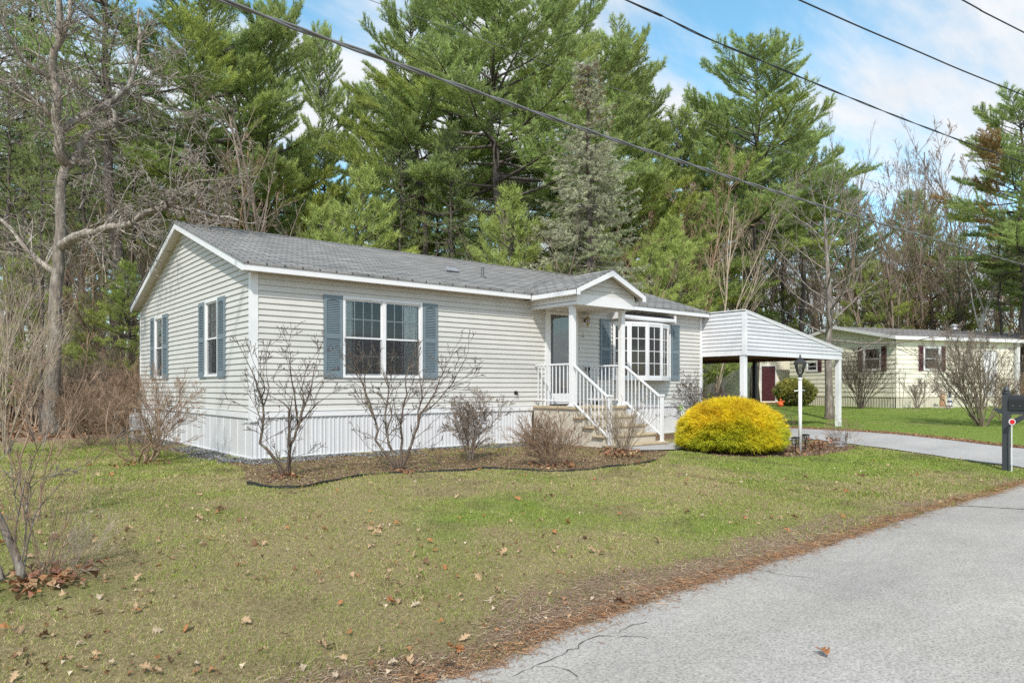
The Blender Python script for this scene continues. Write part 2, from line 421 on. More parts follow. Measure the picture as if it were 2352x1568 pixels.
def groundmat():
    m = bpy.data.materials.new('ground'); m.use_nodes = True
    nt = m.node_tree; N = nt.nodes; L = nt.links; b = N['Principled BSDF']; b.inputs['Roughness'].default_value = .95
    b.inputs['Specular IOR Level'].default_value = .2
    a = N.new('ShaderNodeAttribute'); a.attribute_name = 'col'; sp = N.new('ShaderNodeSeparateColor'); L.new(a.outputs['Color'], sp.inputs[0])
    tc = N.new('ShaderNodeTexCoord')
    def noise(s, det=6, rough=.6):
        n = N.new('ShaderNodeTexNoise'); n.inputs['Scale'].default_value = s; n.inputs['Detail'].default_value = det; n.inputs['Roughness'].default_value = rough
        L.new(tc.outputs['Object'], n.inputs['Vector']); return n.outputs[0]
    def ramp(fac, stops):
        r = N.new('ShaderNodeValToRGB'); L.new(fac, r.inputs[0]); el = r.color_ramp.elements
        el[0].position, el[0].color = stops[0][0], (*stops[0][1], 1); el[1].position, el[1].color = stops[-1][0], (*stops[-1][1], 1)
        for p, c in stops[1:-1]:
            e = el.new(p); e.color = (*c, 1)
        return r.outputs[0]
    def mix(f, x, y):
        mx = N.new('ShaderNodeMix'); mx.data_type = 'RGBA'; L.new(f, mx.inputs['Factor']); L.new(x, mx.inputs['A']); L.new(y, mx.inputs['B']); return mx.outputs['Result']
    def thr(ch, s, k=.45, lo=.4, hi=.6):
        ma = N.new('ShaderNodeMath'); ma.operation = 'MULTIPLY_ADD'; ma.inputs[1].default_value = k; L.new(noise(s), ma.inputs[0])
        ad = N.new('ShaderNodeMath'); ad.operation = 'SUBTRACT'; L.new(ch, ad.inputs[0]); ad.inputs[1].default_value = k * .5
        L.new(ad.outputs[0], ma.inputs[2])
        r = N.new('ShaderNodeMapRange'); r.inputs[1].default_value = lo; r.inputs[2].default_value = hi; L.new(ma.outputs[0], r.inputs[0]); return r.outputs[0]
    dry = ramp(noise(34, 8, .75), [(.3, (.13, .10, .05)), (.5, (.29, .23, .115)), (.7, (.45, .37, .2))])
    grn = ramp(noise(30, 8, .75), [(.3, (.08, .12, .022)), (.5, (.17, .235, .04)), (.7, (.28, .34, .075))])
    lawn = mix(thr(sp.outputs['Blue'], 2.2, .8, .25, .75), dry, grn)
    need = ramp(noise(55, 8, .8), [(.3, (.13, .09, .06)), (.5, (.27, .19, .125)), (.68, (.42, .32, .22))])
    mulch = ramp(noise(48, 8, .8), [(.32, (.08, .048, .03)), (.5, (.19, .12, .075)), (.7, (.33, .24, .155))])
    c = mix(thr(sp.outputs['Red'], 7, .5), lawn, need)
    c = mix(thr(sp.outputs['Green'], 9, .3), c, mulch)
    L.new(c, b.inputs['Base Color'])
    bp = N.new('ShaderNodeBump'); bp.inputs['Strength'].default_value = .8; bp.inputs['Distance'].default_value = .03
    L.new(noise(60, 6, .8), bp.inputs['Height']); L.new(bp.outputs[0], b.inputs['Normal'])
    return m
tag(link('ground', build_ground(), groundmat(), smooth=True), kind='structure')

# ------------------------------------------------------------------ road, driveway, path
def asphalt(name, c, dark=.55, speck=.5):
    m = bpy.data.materials.new(name); m.use_nodes = True
    nt = m.node_tree; N = nt.nodes; L = nt.links; b = N['Principled BSDF']; b.inputs['Roughness'].default_value = .9; b.inputs['Specular IOR Level'].default_value = .25
    tc = N.new('ShaderNodeTexCoord')
    def noise(s, det=4, rough=.6, st=(1, 1, 1)):
        mp = N.new('ShaderNodeMapping'); mp.inputs['Scale'].default_value = st; L.new(tc.outputs['Object'], mp.inputs[0])
        n = N.new('ShaderNodeTexNoise'); n.inputs['Scale'].default_value = s; n.inputs['Detail'].default_value = det; n.inputs['Roughness'].default_value = rough
        L.new(mp.outputs[0], n.inputs['Vector']); return n.outputs[0]
    def mr(f, a, b_, c_, d): 
        r = N.new('ShaderNodeMapRange'); L.new(f, r.inputs[0])
        for i, v in enumerate((a, b_, c_, d)): r.inputs[i + 1].default_value = v
        return r.outputs[0]
    def mul(x, y):
        q = N.new('ShaderNodeMath'); q.operation = 'MULTIPLY'; L.new(x, q.inputs[0]); L.new(y, q.inputs[1]); return q.outputs[0]
    vo = N.new('ShaderNodeTexVoronoi'); vo.inputs['Scale'].default_value = 85; L.new(tc.outputs['Object'], vo.inputs['Vector'])
    sp = N.new('ShaderNodeSeparateColor'); L.new(vo.outputs['Color'], sp.inputs[0])
    agg = mr(sp.outputs[0], 0, 1, 1 - speck * .55, 1 + speck * .4)
    pit = mr(noise(58, 3, .7), .36, .46, dark, 1)
    big = mr(noise(.55, 5), .3, .7, .90, 1.10)
    mid = mr(noise(6, 5), .3, .7, .94, 1.06)
    trk = mr(noise(1., 5, .6, (.12, 1.3, 1)), .35, .65, .93, 1.05); stn = mr(noise(1.7, 7, .75), .60, .72, 1.0, .82)
    f = mul(mul(mul(agg, pit), mul(big, mid)), mul(trk, stn))
    tint = N.new('ShaderNodeMix'); tint.data_type = 'RGBA'; L.new(mr(noise(.8, 3), .4, .62, 0, 1), tint.inputs['Factor'])
    tint.inputs['A'].default_value = (*c, 1); tint.inputs['B'].default_value = (c[0] * .96, c[1] * .97, c[2] * 1.0, 1)
    v = N.new('ShaderNodeVectorMath'); v.operation = 'SCALE'; L.new(tint.outputs['Result'], v.inputs[0]); L.new(f, v.inputs['Scale']); L.new(v.outputs[0], b.inputs['Base Color'])
    bp = N.new('ShaderNodeBump'); bp.inputs['Strength'].default_value = .5; bp.inputs['Distance'].default_value = .006
    L.new(pit, bp.inputs['Height']); L.new(bp.outputs[0], b.inputs['Normal'])
    return m
M['asphalt'] = asphalt('weathered_asphalt', (.375, .35, .315), .62, .36)
M['asphalt2'] = asphalt('driveway_asphalt', (.40, .385, .365), .7, .35)
M['crack'] = mat('tar_crack', (.055, .045, .038), .95, .3, 20)

xs = np.concatenate([np.arange(-60, -6, 1.), np.arange(-6, 14, .05), np.arange(14, 80, 1.)])
tt = np.concatenate([[0, .012, .03, .06], np.linspace(.1, 1, 26)])
e = road_edge(xs)
Yr = e[:, None] + (-16.5 - e[:, None]) * tt[None, :]
Xr = np.repeat(xs[:, None], len(tt), 1)
Zr = g(Xr, Yr) + .014 - .012 * (tt[None, :] == 0)
nx, ny = Xr.shape
i = np.arange(nx - 1)[:, None] * ny + np.arange(ny - 1)[None, :]
Fq = np.stack([i, i + 1, i + ny + 1, i + ny], 2).reshape(-1, 4)
road = tag(link('road', arr_mesh('road', np.stack([Xr, Yr, Zr], 2).reshape(-1, 3), Fq), M['asphalt']), kind='structure')

def strip(name, pts, w, m, parent, z=.018, seed=0, jag=.02):
    """a crack: thin wandering strip on the surface"""
    r = np.random.default_rng(seed); P = []
    for (x0, y0), (x1, y1) in zip(pts[:-1], pts[1:]):
        n = max(2, int(math.hypot(x1 - x0, y1 - y0) / .04))
        for k in range(n): P.append((x0 + (x1 - x0) * k / n, y0 + (y1 - y0) * k / n))
    P.append(pts[-1]); mb = MB(); prev = None
    for k, (x, y) in enumerate(P):
        q = P[min(k + 1, len(P) - 1)]; p = P[max(k - 1, 0)]
        dx, dy = q[0] - p[0], q[1] - p[1]; l = math.hypot(dx, dy) + 1e-9; nx_, ny_ = -dy / l, dx / l
        j = r.normal(0, jag * .5); ww = w * r.uniform(.3, 1.2) * min(1, .3 + 4 * min(k, len(P) - k) / len(P))
        a = (x + nx_ * (j + ww / 2), y + ny_ * (j + ww / 2)); b = (x + nx_ * (j - ww / 2), y + ny_ * (j - ww / 2))
        cur = [(a[0], a[1], float(g(*a)) + z), (b[0], b[1], float(g(*b)) + z)]
        if prev: mb.quad(prev[0], prev[1], cur[1], cur[0])
        prev = cur
    return mb.build(name, m, parent)
pp = lambda *L_: [at(*p)[:2] for p in L_]
strip('crack', pp((1180, 1560), (1230, 1535), (1300, 1505), (1355, 1470), (1400, 1467), (1470, 1466), (1490, 1472)), .007, M['crack'], road, seed=1)
strip('crack', pp((1400, 1467), (1432, 1448), (1480, 1432)), .006, M['crack'], road, seed=4)
strip('crack', pp((1230, 1535), (1290, 1540), (1330, 1560)), .006, M['crack'], road, seed=5)
strip('crack', pp((1740, 1313), (1800, 1325), (1870, 1332)), .007, M['crack'], road, seed=2)
strip('crack', pp((2140, 1160), (2230, 1165), (2352, 1172), (2420, 1176)), .03, M['crack'], road, seed=3, jag=.01)

def sheet(name, L_, R_, m, z, kind='structure', n=60, k=24, y0=None, y1=None):
    ys = np.linspace(y0, y1, n); V = []
    a = np.array([np.interp(-ys, [-p[1] for p in L_], [p[0] for p in L_]), np.interp(-ys, [-p[1] for p in R_], [p[0] for p in R_])])
    jit = .05
    for q, yy in enumerate(ys):
        l = a[0, q] + jit * (vnoise(yy, 0 * yy, 3., 31) - .5) * 2; r = a[1, q] + jit * (vnoise(yy, 0 * yy, 3., 32) - .5) * 2
        for s in range(k):
            x = l + (r - l) * s / (k - 1); V.append((x, yy, float(g(x, yy)) + z))
    V = np.array(V); i = np.arange(n - 1)[:, None] * k + np.arange(k - 1)[None, :]
    return tag(link(name, arr_mesh(name, V, np.stack([i, i + k, i + k + 1, i + 1], 2).reshape(-1, 4)), m), kind=kind)
sheet('driveway', DRV_L, DRV_R, M['asphalt2'], .018, y0=8., y1=-9.0)
# path from the steps to the driveway
V = []; n, k = 50, 8
for a_ in range(n):
    t = a_ / (n - 1); x = 6.2 + 5.6 * t
    lo = np.interp(x, [6.2, 6.9, 8, 9.5, 11.8], [-3.05, -3.35, -3.42, -3.42, -3.5]); hi = np.interp(x, [6.2, 8.1, 9.5, 11.8], [-2.2, -2.3, -2.35, -2.4])
    for b_ in range(k):
        y = lo + (hi - lo) * b_ / (k - 1); V.append((x, y, float(g(x, y)) + .022))
i = np.arange(n - 1)[:, None] * k + np.arange(k - 1)[None, :]
tag(link('path', arr_mesh('path', np.array(V), np.stack([i, i + k, i + k + 1, i + 1], 2).reshape(-1, 4)), M['asphalt2']), kind='structure')

# garden edging: a black strip standing on edge round the bed
ed = MB(); prev = None
ep = []
for (x0, y0), (x1, y1) in zip(BED[:-1], BED[1:]):
    for s in range(5): ep.append((x0 + (x1 - x0) * s / 5, y0 + (y1 - y0) * s / 5))
ed_pts = []
for q, (x, y) in enumerate(ep):
    h = .028 + .012 * math.sin(q * .23) * math.cos(q * .41) + .022 * max(0, 1 - q / 22)
    ed_pts.append((x, y, h))
for q in range(len(ed_pts) - 1):
    (x0, y0, h0), (x1, y1, h1) = ed_pts[q], ed_pts[q + 1]
    l = math.hypot(x1 - x0, y1 - y0) + 1e-9; nx_, ny_ = -(y1 - y0) / l * .012, (x1 - x0) / l * .012
    za, zb = float(g(x0, y0)), float(g(x1, y1))
    A = [(x0, y0, za - .05), (x1, y1, zb - .05), (x1, y1, zb + h1), (x0, y0, za + h0)]
    Bq = [(p[0] + nx_, p[1] + ny_, p[2]) for p in A]
    ed.quad(*A); ed.quad(*Bq[::-1]); ed.quad(A[3], A[2], Bq[2], Bq[3])
tag(ed.build('garden_edging', M['edging']), 'black plastic edging strip curving along the front of the mulch bed', 'garden edging')

# ================================================================== THE HOUSE
HZ0, BT, FT, ST = 0., .81, 1, 3.14     # ground, top of the white band, -, soffit
LX, WY = 12.39, 8.12
house = thing('mobile_house', 'pale beige single storey house with grey shingle roof and blue grey shutters', 'house', (0, 0, 0))
SL = .331; RIDGE_Y = 4.0; EZ = 3.25; EY = -.26
roofz = lambda y: EZ + SL * (y - EY) if y <= RIDGE_Y else EZ + SL * (2 * RIDGE_Y - EY - y)
FO, FU, FN = (0, 0), (1, 0), (0, -1)      # front wall frame
GO, GU, GN = (0, WY), (0, -1), (-1, 0)    # gable wall frame: u runs from the back corner to the front corner
fwin = (1.635, 3.325, 1.385, 2.865)
door_h = (6.56, 7.57, .80, 3.02)
bay_h = (8.78, 10.97, 1.40, 2.82)
w1 = (WY - 6.56, WY - 5.80, 1.41, 2.86)
w2 = (WY - 2.53, WY - 1.73, 1.41, 2.88)
wf = siding(MB(), FO, FU, FN, .10, LX - .09, BT, ST + .02, holes=[fwin, door_h, bay_h]).build('wall', M['siding'], house)
zt = lambda z: z
Lg = lambda z: max(.08, 0 if z < EZ - .12 else (WY - (2 * RIDGE_Y - EY - (z - EZ + .10) / SL) if True else 0) + .0)
Lg = lambda z: max(.05, WY - (2 * RIDGE_Y - EY - (z + .09 - EZ) / SL))
Rg = lambda z: min(WY - .09, WY - (EY + (z + .09 - EZ) / SL))
siding(MB(), GO, GU, GN, 0, WY, BT, 4.56, holes=[w1, w2], Lf=Lg, Rf=Rg).build('wall', M['siding'], house)
# back and right walls, plain
mb = MB(); mb.quad((0, WY, BT), (LX, WY, BT), (LX, WY, ST), (0, WY, ST))
mb.add([(LX, 0, BT), (LX, WY, BT), (LX, WY, ST), (LX, RIDGE_Y, 4.55), (LX, 0, ST)], [(0, 1, 2, 3, 4)])
mb.build('wall', M['siding'], house)
# corner boards
mb = MB(); mb.box(-.022, .10, -.022, .0, .63, ST); mb.box(-.022, 0, 0, .09, .63, ST); mb.build('corner_trim', M['white'], house)
mb = MB(); mb.box(LX - .09, LX + .02, -.022, 0, .70, ST); mb.build('corner_trim', M['white'], house)
mb = MB(); mb.box(-.022, 0, WY - .05, WY + .022, .70, ST); mb.build('corner_trim', M['white'], house)
# band below the siding and the skirting
mb = MB()
for z0, z1, d in ((.70, .80, .02), (.80, .815, .03)): mb.box(.1 if d < .025 else .1, LX - .09, -d, .002, z0, z1)
mb.build('skirt_band', M['white'], house)
mb = MB()
for z0, z1, d in ((.69, .80, .02), (.80, .815, .03)): mb.box(-d, .002, .09, WY - .05, z0, z1)
mb.build('skirt_band', M['white'], house)
def corrug(O, U, Nn, u0, u1, z0, z1, name):
    mb = MB(); prof = [(0, 0), (.052, 0), (.060, .014), (.086, .014), (.094, 0), (.130, 0), (.138, .014), (.150, .014), (.158, 0)]
    P = lambda u, n, z: (O[0] + U[0] * u + Nn[0] * n, O[1] + U[1] * u + Nn[1] * n, z)
    pts = []; u = u0
    while u < u1:
        for a, b in prof:
            if u + a <= u1: pts.append((u + a, b))
        u += .166
    for (a0, b0), (a1, b1) in zip(pts[:-1], pts[1:]):
        mb.quad(P(a0, b0, z0), P(a1, b1, z0), P(a1, b1, z1), P(a0, b0, z1))
    mb.obox(O, U, Nn, u0, u1, -.01, .022, z0 - .05, z0 + .025)
    return mb.build(name, M['skirt'], house)
corrug((0, .012), FU, FN, -.0, 6.2, 0, .70, 'skirting'); corrug((0, .012), FU, FN, 7.9, LX, 0, .70, 'skirting')
def flatskirt():
    mb = MB(); prof = [(0, 0), (.19, 0), (.197, .008), (.205, 0), (.4, 0)]
    pts = []; u = 0
    while u < WY:
        for a, b in prof[:-1]:
            if u + a <= WY: pts.append((u + a, b))
        u += .4
    pts.append((WY, 0))
    P = lambda u, n, z: (.008 - n, WY - u, z)
    for (a0, b0), (a1, b1) in zip(pts[:-1], pts[1:]): mb.quad(P(a0, b0, -.05), P(a1, b1, -.05), P(a1, b1, .70), P(a0, b0, .70))
    mb.box(-.016, .01, 0, WY, -.05, .028)
    return mb.build('skirting', M['skirt'], house)
flatskirt()
# roof: two slabs with ridge cap
BX0, BX1, EB = -.22, 12.40, 8.25
def slab(y0, z0, y1, z1, x0, x1, t=.035):
    return MB().prism([(x0, y0, z0), (x0, y1, z1), (x0, y1, z1 - t), (x0, y0, z0 - t)], (x1 - x0, 0, 0))
RZ = roofz(RIDGE_Y)
rf = slab(EY - .02, EZ + .012, RIDGE_Y, RZ + .02, BX0 - .02, BX1).build('roof', M['shingle'], house)
add_uv(rf, lambda c, n: (c.x, c.y * 1.054 + c.z * .2))
rb = slab(EB + .02, roofz(EB) + .012, RIDGE_Y, RZ + .02, BX0 - .02, BX1).build('roof', M['shingle'], house)
add_uv(rb, lambda c, n: (c.x, c.y * 1.054))
rc = MB().prism([(BX0 - .02, RIDGE_Y - .13, RZ - .015), (BX0 - .02, RIDGE_Y, RZ + .03), (BX0 - .02, RIDGE_Y + .13, RZ - .015), (BX0 - .02, RIDGE_Y, RZ)], (BX1 - BX0 + .02, 0, 0)).build('ridge_cap', M['shingle'], rf)
add_uv(rc, lambda c, n: (c.x, c.y * 3))
# eaves fascia and soffit (the porch roof joins in between)
mb = MB(); mb.box(BX0 + .0225, 5.93, EY - .001, EY + .022, 3.121, EZ - .024); mb.build('fascia', M['white'], house)
mb = MB(); mb.box(8.10, BX1, EY - .0, EY + .022, 3.12, EZ - .025); mb.build('fascia', M['white'], house)
mb = MB(); mb.box(BX0 + .02, BX1, EY + .022, .0, 3.135, 3.150); mb.build('soffit', M['soffit'], house)
# rake boards on the left gable and the sloping soffit behind them
mb = MB(); t = .125
mb.prism([(BX0, EY, 3.12), (BX0, EY, EZ - .025), (BX0, RIDGE_Y, RZ - .02), (BX0, RIDGE_Y, RZ - .02 - t), (BX0, EY + .09, EZ - .025 - t + .03), (BX0, EY + .09, 3.12)], (.022, 0, 0))
mb.build('rake_board', M['white'], house)
mb = MB()
mb.prism([(BX0, EB, roofz(EB) - .13), (BX0, EB, roofz(EB) - .025), (BX0, RIDGE_Y, RZ - .02), (BX0, RIDGE_Y, RZ - .02 - t), (BX0, EB - .09, roofz(EB) - .025 - t + .03), (BX0, EB - .09, roofz(EB) - .13)], (.022, 0, 0))
mb.build('rake_board', M['white'], house)
mb = MB()
mb.prism([(BX0 + .022, EY + .05, EZ - .075), (BX0 + .022, RIDGE_Y, RZ - .09), (BX0 + .022, RIDGE_Y, RZ - .10), (BX0 + .022, EY + .05, EZ - .085)], (-BX0 - .022, 0, 0))
mb.prism([(BX0 + .022, EB - .02, roofz(EB) - .075), (BX0 + .022, RIDGE_Y, RZ - .09), (BX0 + .022, RIDGE_Y, RZ - .10), (BX0 + .022, EB - .02, roofz(EB) - .085)], (-BX0 - .022, 0, 0))
mb.build('soffit', M['soffit'], house)

# ---- windows
def sash_window(O, U, Nn, u0, u1, z0, z1, units=1, cols=4, rows=2, casing=.045, curtain=True, parent=house, lower_grid=True, mats=('white', 'glass'), name='window'):
    ob = lambda mb, *a: mb.obox(O, U, Nn, *a)
    root = MB(); c = casing
    # outer casing
    ob(root, u0, u1, -.02, .035, z1 - c, z1); ob(root, u0, u1, -.02, .045, z0, z0 + c)
    ob(root, u0, u0 + c, -.02, .035, z0 + c, z1 - c); ob(root, u1 - c, u1, -.02, .035, z0 + c, z1 - c)
    uw = (u1 - u0 - 2 * c) / units
    for k in range(1, units): ob(root, u0 + c + uw * k - .035, u0 + c + uw * k + .035, -.02, .033, z0 + c, z1 - c)
    fr = root.build(name, M[mats[0]], parent)
    zm = (z0 + z1) / 2
    sa = MB(); gr = MB(); gl = MB(); sc = MB(); cus = []; dk = MB()
    for k in range(units):
        a = u0 + c + uw * k + (.035 if k else 0); b = u0 + c + uw * (k + 1) - (.035 if k < units - 1 else 0)
        s = .028
        for (p, q, n0) in ((zm - .02, z1 - c, .006), (z0 + c, zm + .015, -.012)):
            ob(sa, a, b, n0 - .02, n0, q - s, q); ob(sa, a, b, n0 - .02, n0, p, p + s)
            ob(sa, a, a + s, n0 - .02, n0, p + s, q - s); ob(sa, b - s, b, n0 - .02, n0, p + s, q - s)
            gl.quad(*[(O[0] + U[0] * u + Nn[0] * (n0 - .012), O[1] + U[1] * u + Nn[1] * (n0 - .012), z) for u, z in ((a + s, p + s), (b - s, p + s), (b - s, q - s), (a + s, q - s))])
            if n0 > 0 or lower_grid:
                for i in range(1, cols):
                    u = a + s + (b - a - 2 * s) * i / cols; ob(gr, u - .009, u + .009, n0 - .02, n0 - .014, p + s, q - s)
                for i in range(1, rows):
                    z = p + s + (q - p - 2 * s) * i / rows; ob(gr, a + s, b - s, n0 - .021, n0 - .0145, z - .009, z + .009)
        ob(sc, a + s * .6, b - s * .6, .004, .006, z0 + c + .004, zm - .022)
        # curtains: folded cloth either side of each unit
        if curtain:
            for side in (0, 1):
                if units > 1 and side != (0 if k == 0 else 1): continue
                cu = MB()
                w = (b - a) * ((.26 if k == 0 else .42) if units > 1 else .36)
                cu0 = a if side == 0 else b - w
                n = 26; pr = None
                for i in range(n + 1):
                    u = cu0 + w * i / n; nn = -.065 + .018 * math.sin(i * 1.9) + .008 * math.sin(i * 4.3)
                    cur = [(O[0] + U[0] * u + Nn[0] * nn, O[1] + U[1] * u + Nn[1] * nn, z) for z in (z0, z1)]
                    if pr: cu.quad(pr[0], cur[0], cur[1], pr[1])
                    pr = cur
                cus.append(cu)
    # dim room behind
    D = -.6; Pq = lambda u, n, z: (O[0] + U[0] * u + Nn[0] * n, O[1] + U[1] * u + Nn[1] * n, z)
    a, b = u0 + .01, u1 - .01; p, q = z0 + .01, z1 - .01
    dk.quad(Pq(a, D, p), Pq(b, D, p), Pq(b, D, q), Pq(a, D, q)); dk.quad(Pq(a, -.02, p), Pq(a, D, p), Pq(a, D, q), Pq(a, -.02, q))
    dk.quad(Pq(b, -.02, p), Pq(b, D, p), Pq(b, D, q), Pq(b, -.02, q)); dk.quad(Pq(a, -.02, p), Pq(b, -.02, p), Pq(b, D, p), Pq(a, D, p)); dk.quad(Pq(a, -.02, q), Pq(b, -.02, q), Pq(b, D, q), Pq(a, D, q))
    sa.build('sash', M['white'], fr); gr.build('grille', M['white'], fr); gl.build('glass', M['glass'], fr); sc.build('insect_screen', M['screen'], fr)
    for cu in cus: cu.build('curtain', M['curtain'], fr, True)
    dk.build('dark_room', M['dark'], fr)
    return fr
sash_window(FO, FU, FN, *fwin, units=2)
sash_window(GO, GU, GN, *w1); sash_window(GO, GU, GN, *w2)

def shutter(O, U, Nn, u0, u1, z0, z1, parent, m='shutter', simple=False):
    mb = MB(); ob = lambda *a: mb.obox(O, U, Nn, *a); w = .055; t = .03
    n0 = .012
    ob(u0, u0 + w, n0, n0 + t, z0, z1); ob(u1 - w, u1, n0, n0 + t, z0, z1)
    zm = (z0 + z1) / 2; rails = [(z0, z0 + .10), (zm - .04, zm + .04), (z1 - .075, z1)]
    for a, b in rails: ob(u0 + w, u1 - w, n0, n0 + t, a, b)
    ob(u0 + w, u1 - w, n0 - .005, n0 + .005, z0 + .1, z1 - .07)
    P = lambda u, n, z: (O[0] + U[0] * u + Nn[0] * n, O[1] + U[1] * u + Nn[1] * n, z)
    for a, b in ((z0 + .10, zm - .04), (zm + .04, z1 - .075)):
        n = int((b - a) / .031)
        for i in range(n):
            z = a + (b - a) * (i + .5) / n; h = (b - a) / n
            mb.quad(P(u0 + w, n0 + .026, z - h * .42), P(u1 - w, n0 + .026, z - h * .42), P(u1 - w, n0 + .008, z + h * .42), P(u0 + w, n0 + .008, z + h * .42))
            mb.quad(P(u0 + w, n0 + .026, z - h * .42), P(u1 - w, n0 + .026, z - h * .42), P(u1 - w, n0 + .018, z - h * .5), P(u0 + w, n0 + .018, z - h * .5))
    # arched head under the top rail
    n = 8
    for i in range(n):
        a = -1 + 2 * i / n; b = -1 + 2 * (i + 1) / n; uw = (u1 - u0) / 2 - w; uc = (u0 + u1) / 2
        za = z1 - .075 - .035 * a * a; zb = z1 - .075 - .035 * b * b
        mb.quad(P(uc + uw * a, n0 + .028, z1 - .07), P(uc + uw * b, n0 + .028, z1 - .07), P(uc + uw * b, n0 + .028, zb), P(uc + uw * a, n0 + .028, za))
    return mb.build('shutter', M[m], parent)
shutter(FO, FU, FN, 1.265, 1.625, 1.385, 2.865, house); shutter(FO, FU, FN, 3.335, 3.675, 1.385, 2.865, house)
shutter(FO, FU, FN, 8.335, 8.70, 1.40, 2.86, house); shutter(FO, FU, FN, 11.03, 11.38, 1.40, 2.86, house)
for (a, b) in ((WY - 6.94, WY - 6.57), (WY - 5.79, WY - 5.34), (WY - 2.93, WY - 2.54), (WY - 1.72, WY - 1.31)): shutter(GO, GU, GN, a, b, 1.395, 2.87, house)

# ---- front door
dr = MB(); dr.box(6.56, 6.63, -.05, .02, .80, 3.02); dr.box(7.50, 7.57, -.05, .02, .80, 3.02); dr.box(6.63, 7.50, -.05, .02, 2.94, 3.02); dr.box(6.63, 7.50, -.04, .05, .80, .86)
door = dr.build('door', M['white'], house)
s_ = MB()
for (a, b, c_, d_) in ((6.635, 6.72, .87, 2.93), (7.33, 7.495, .87, 2.93), (6.72, 7.33, .87, 1.07), (6.72, 7.33, 2.86, 2.93)): s_.box(a, b, -.035, -.008, c_, d_)
s_.build('storm_door', M['white'], door)
MB().quad((6.72, -.02, 1.07), (7.33, -.02, 1.07), (7.33, -.02, 2.86), (6.72, -.02, 2.86)).build('glass', M['doorglass'], door)
mb = MB(); mb.box(6.64, 7.49, .03, .06, .86, 2.93)
for (a, b, c_, d_) in ((6.76, 7.02, 1.0, 1.5), (7.12, 7.38, 1.0, 1.5), (6.76, 7.02, 1.65, 2.7), (7.12, 7.38, 1.65, 2.7)):
    mb.box(a, b, .024, .03, c_, d_)
mb.build('door_panel', mat('grey_door', (.33, .36, .37), .6), door)
mb = MB(); mb.box(7.385, 7.425, -.048, -.035, 1.84, 2.06); mb.tube([(7.405, -.045, 1.88), (7.405, -.085, 1.9), (7.405, -.085, 2.0), (7.405, -.045, 2.03)], .01); mb.box(7.388, 7.422, -.055, -.035, 1.80, 1.85)
mb.build('handle', M['black'], door)
MB().box(6.66, 7.47, -.30, -.06, .802, .83).build('doormat', mat('doormat', (.03, .028, .026), .95), None)
tag(bpy.data.objects['doormat'], 'small dark doormat in front of the storm door', 'doormat')
# narrow siding insert pieces around the lantern and the bell
mb = MB(); mb.box(7.655, 7.685, -.03, -.012, 2.06, 2.16); mb.build('door_bell', M['white'], house)
# brass wall lantern
lan = thing('wall_lantern', 'brass wall lantern mounted beside the front door', 'wall lamp', (7.82, -.016, 2.8))
mb = MB(); mb.lathe([(.0, -.02), (.045, -.015), (.045, .015), (0, .02)], (0, 0, 0), 12)
pts = [(p[0], p[2] * -1 * 1.0, p[1]) for p in mb.v]; mb.v = [(7.82 + x, -.016 - abs(y) - .0, 2.79 + z) for x, y, z in pts]
mb.tube([(7.82, -.03, 2.79), (7.82, -.09, 2.82), (7.82, -.13, 2.88), (7.82, -.12, 2.93)], .008)
mb.lathe([(.008, .10), (.02, .085), (.06, .06), (.065, .05), (.012, .05)], (7.82, -.12, 2.78), 8)
mb.lathe([(.03, -.10), (.035, -.085), (.03, -.08)], (7.82, -.12, 2.78), 8); mb.lathe([(.004, -.16), (.012, -.13), (.03, -.10)], (7.82, -.12, 2.78), 8)
for k in range(6):
    a = k * math.pi / 3; mb.bar((7.82 + .03 * math.cos(a), -.12 + .03 * math.sin(a), 2.69), (7.82 + .058 * math.cos(a), -.12 + .058 * math.sin(a), 2.835), .005)
mb.build('bracket', M['brass'], lan, True)
MB().lathe([(.026, -.085), (.052, .05)], (7.82, -.12, 2.78), 6).build('glass', M['lampglass'], lan)
# house number
def text_mesh(name, s, size, m, loc, rot, ext=.004, parent=None):
    cu = bpy.data.curves.new(name, 'FONT'); cu.body = s; cu.size = size; cu.extrude = ext; cu.align_x = 'CENTER'; cu.align_y = 'CENTER'
    o = bpy.data.objects.new(name, cu); dg = None
    C.objects.link(o); o.location = loc; o.rotation_euler = rot; bpy.context.view_layer.update()
    me = bpy.data.meshes.new_from_object(o); mw = o.matrix_world.copy(); bpy.data.objects.remove(o); me.transform(mw)
    return link(name, me, m, parent)
text_mesh('house_number', '6', .17, mat('pewter_number', (.33, .32, .30), .35, metal=.6), (7.77, -.02, 2.43), (R(90), 0, 0), parent=house)
mb = MB(); mb.box(7.67, 7.70, -.03, -.012, 2.06, 2.20)

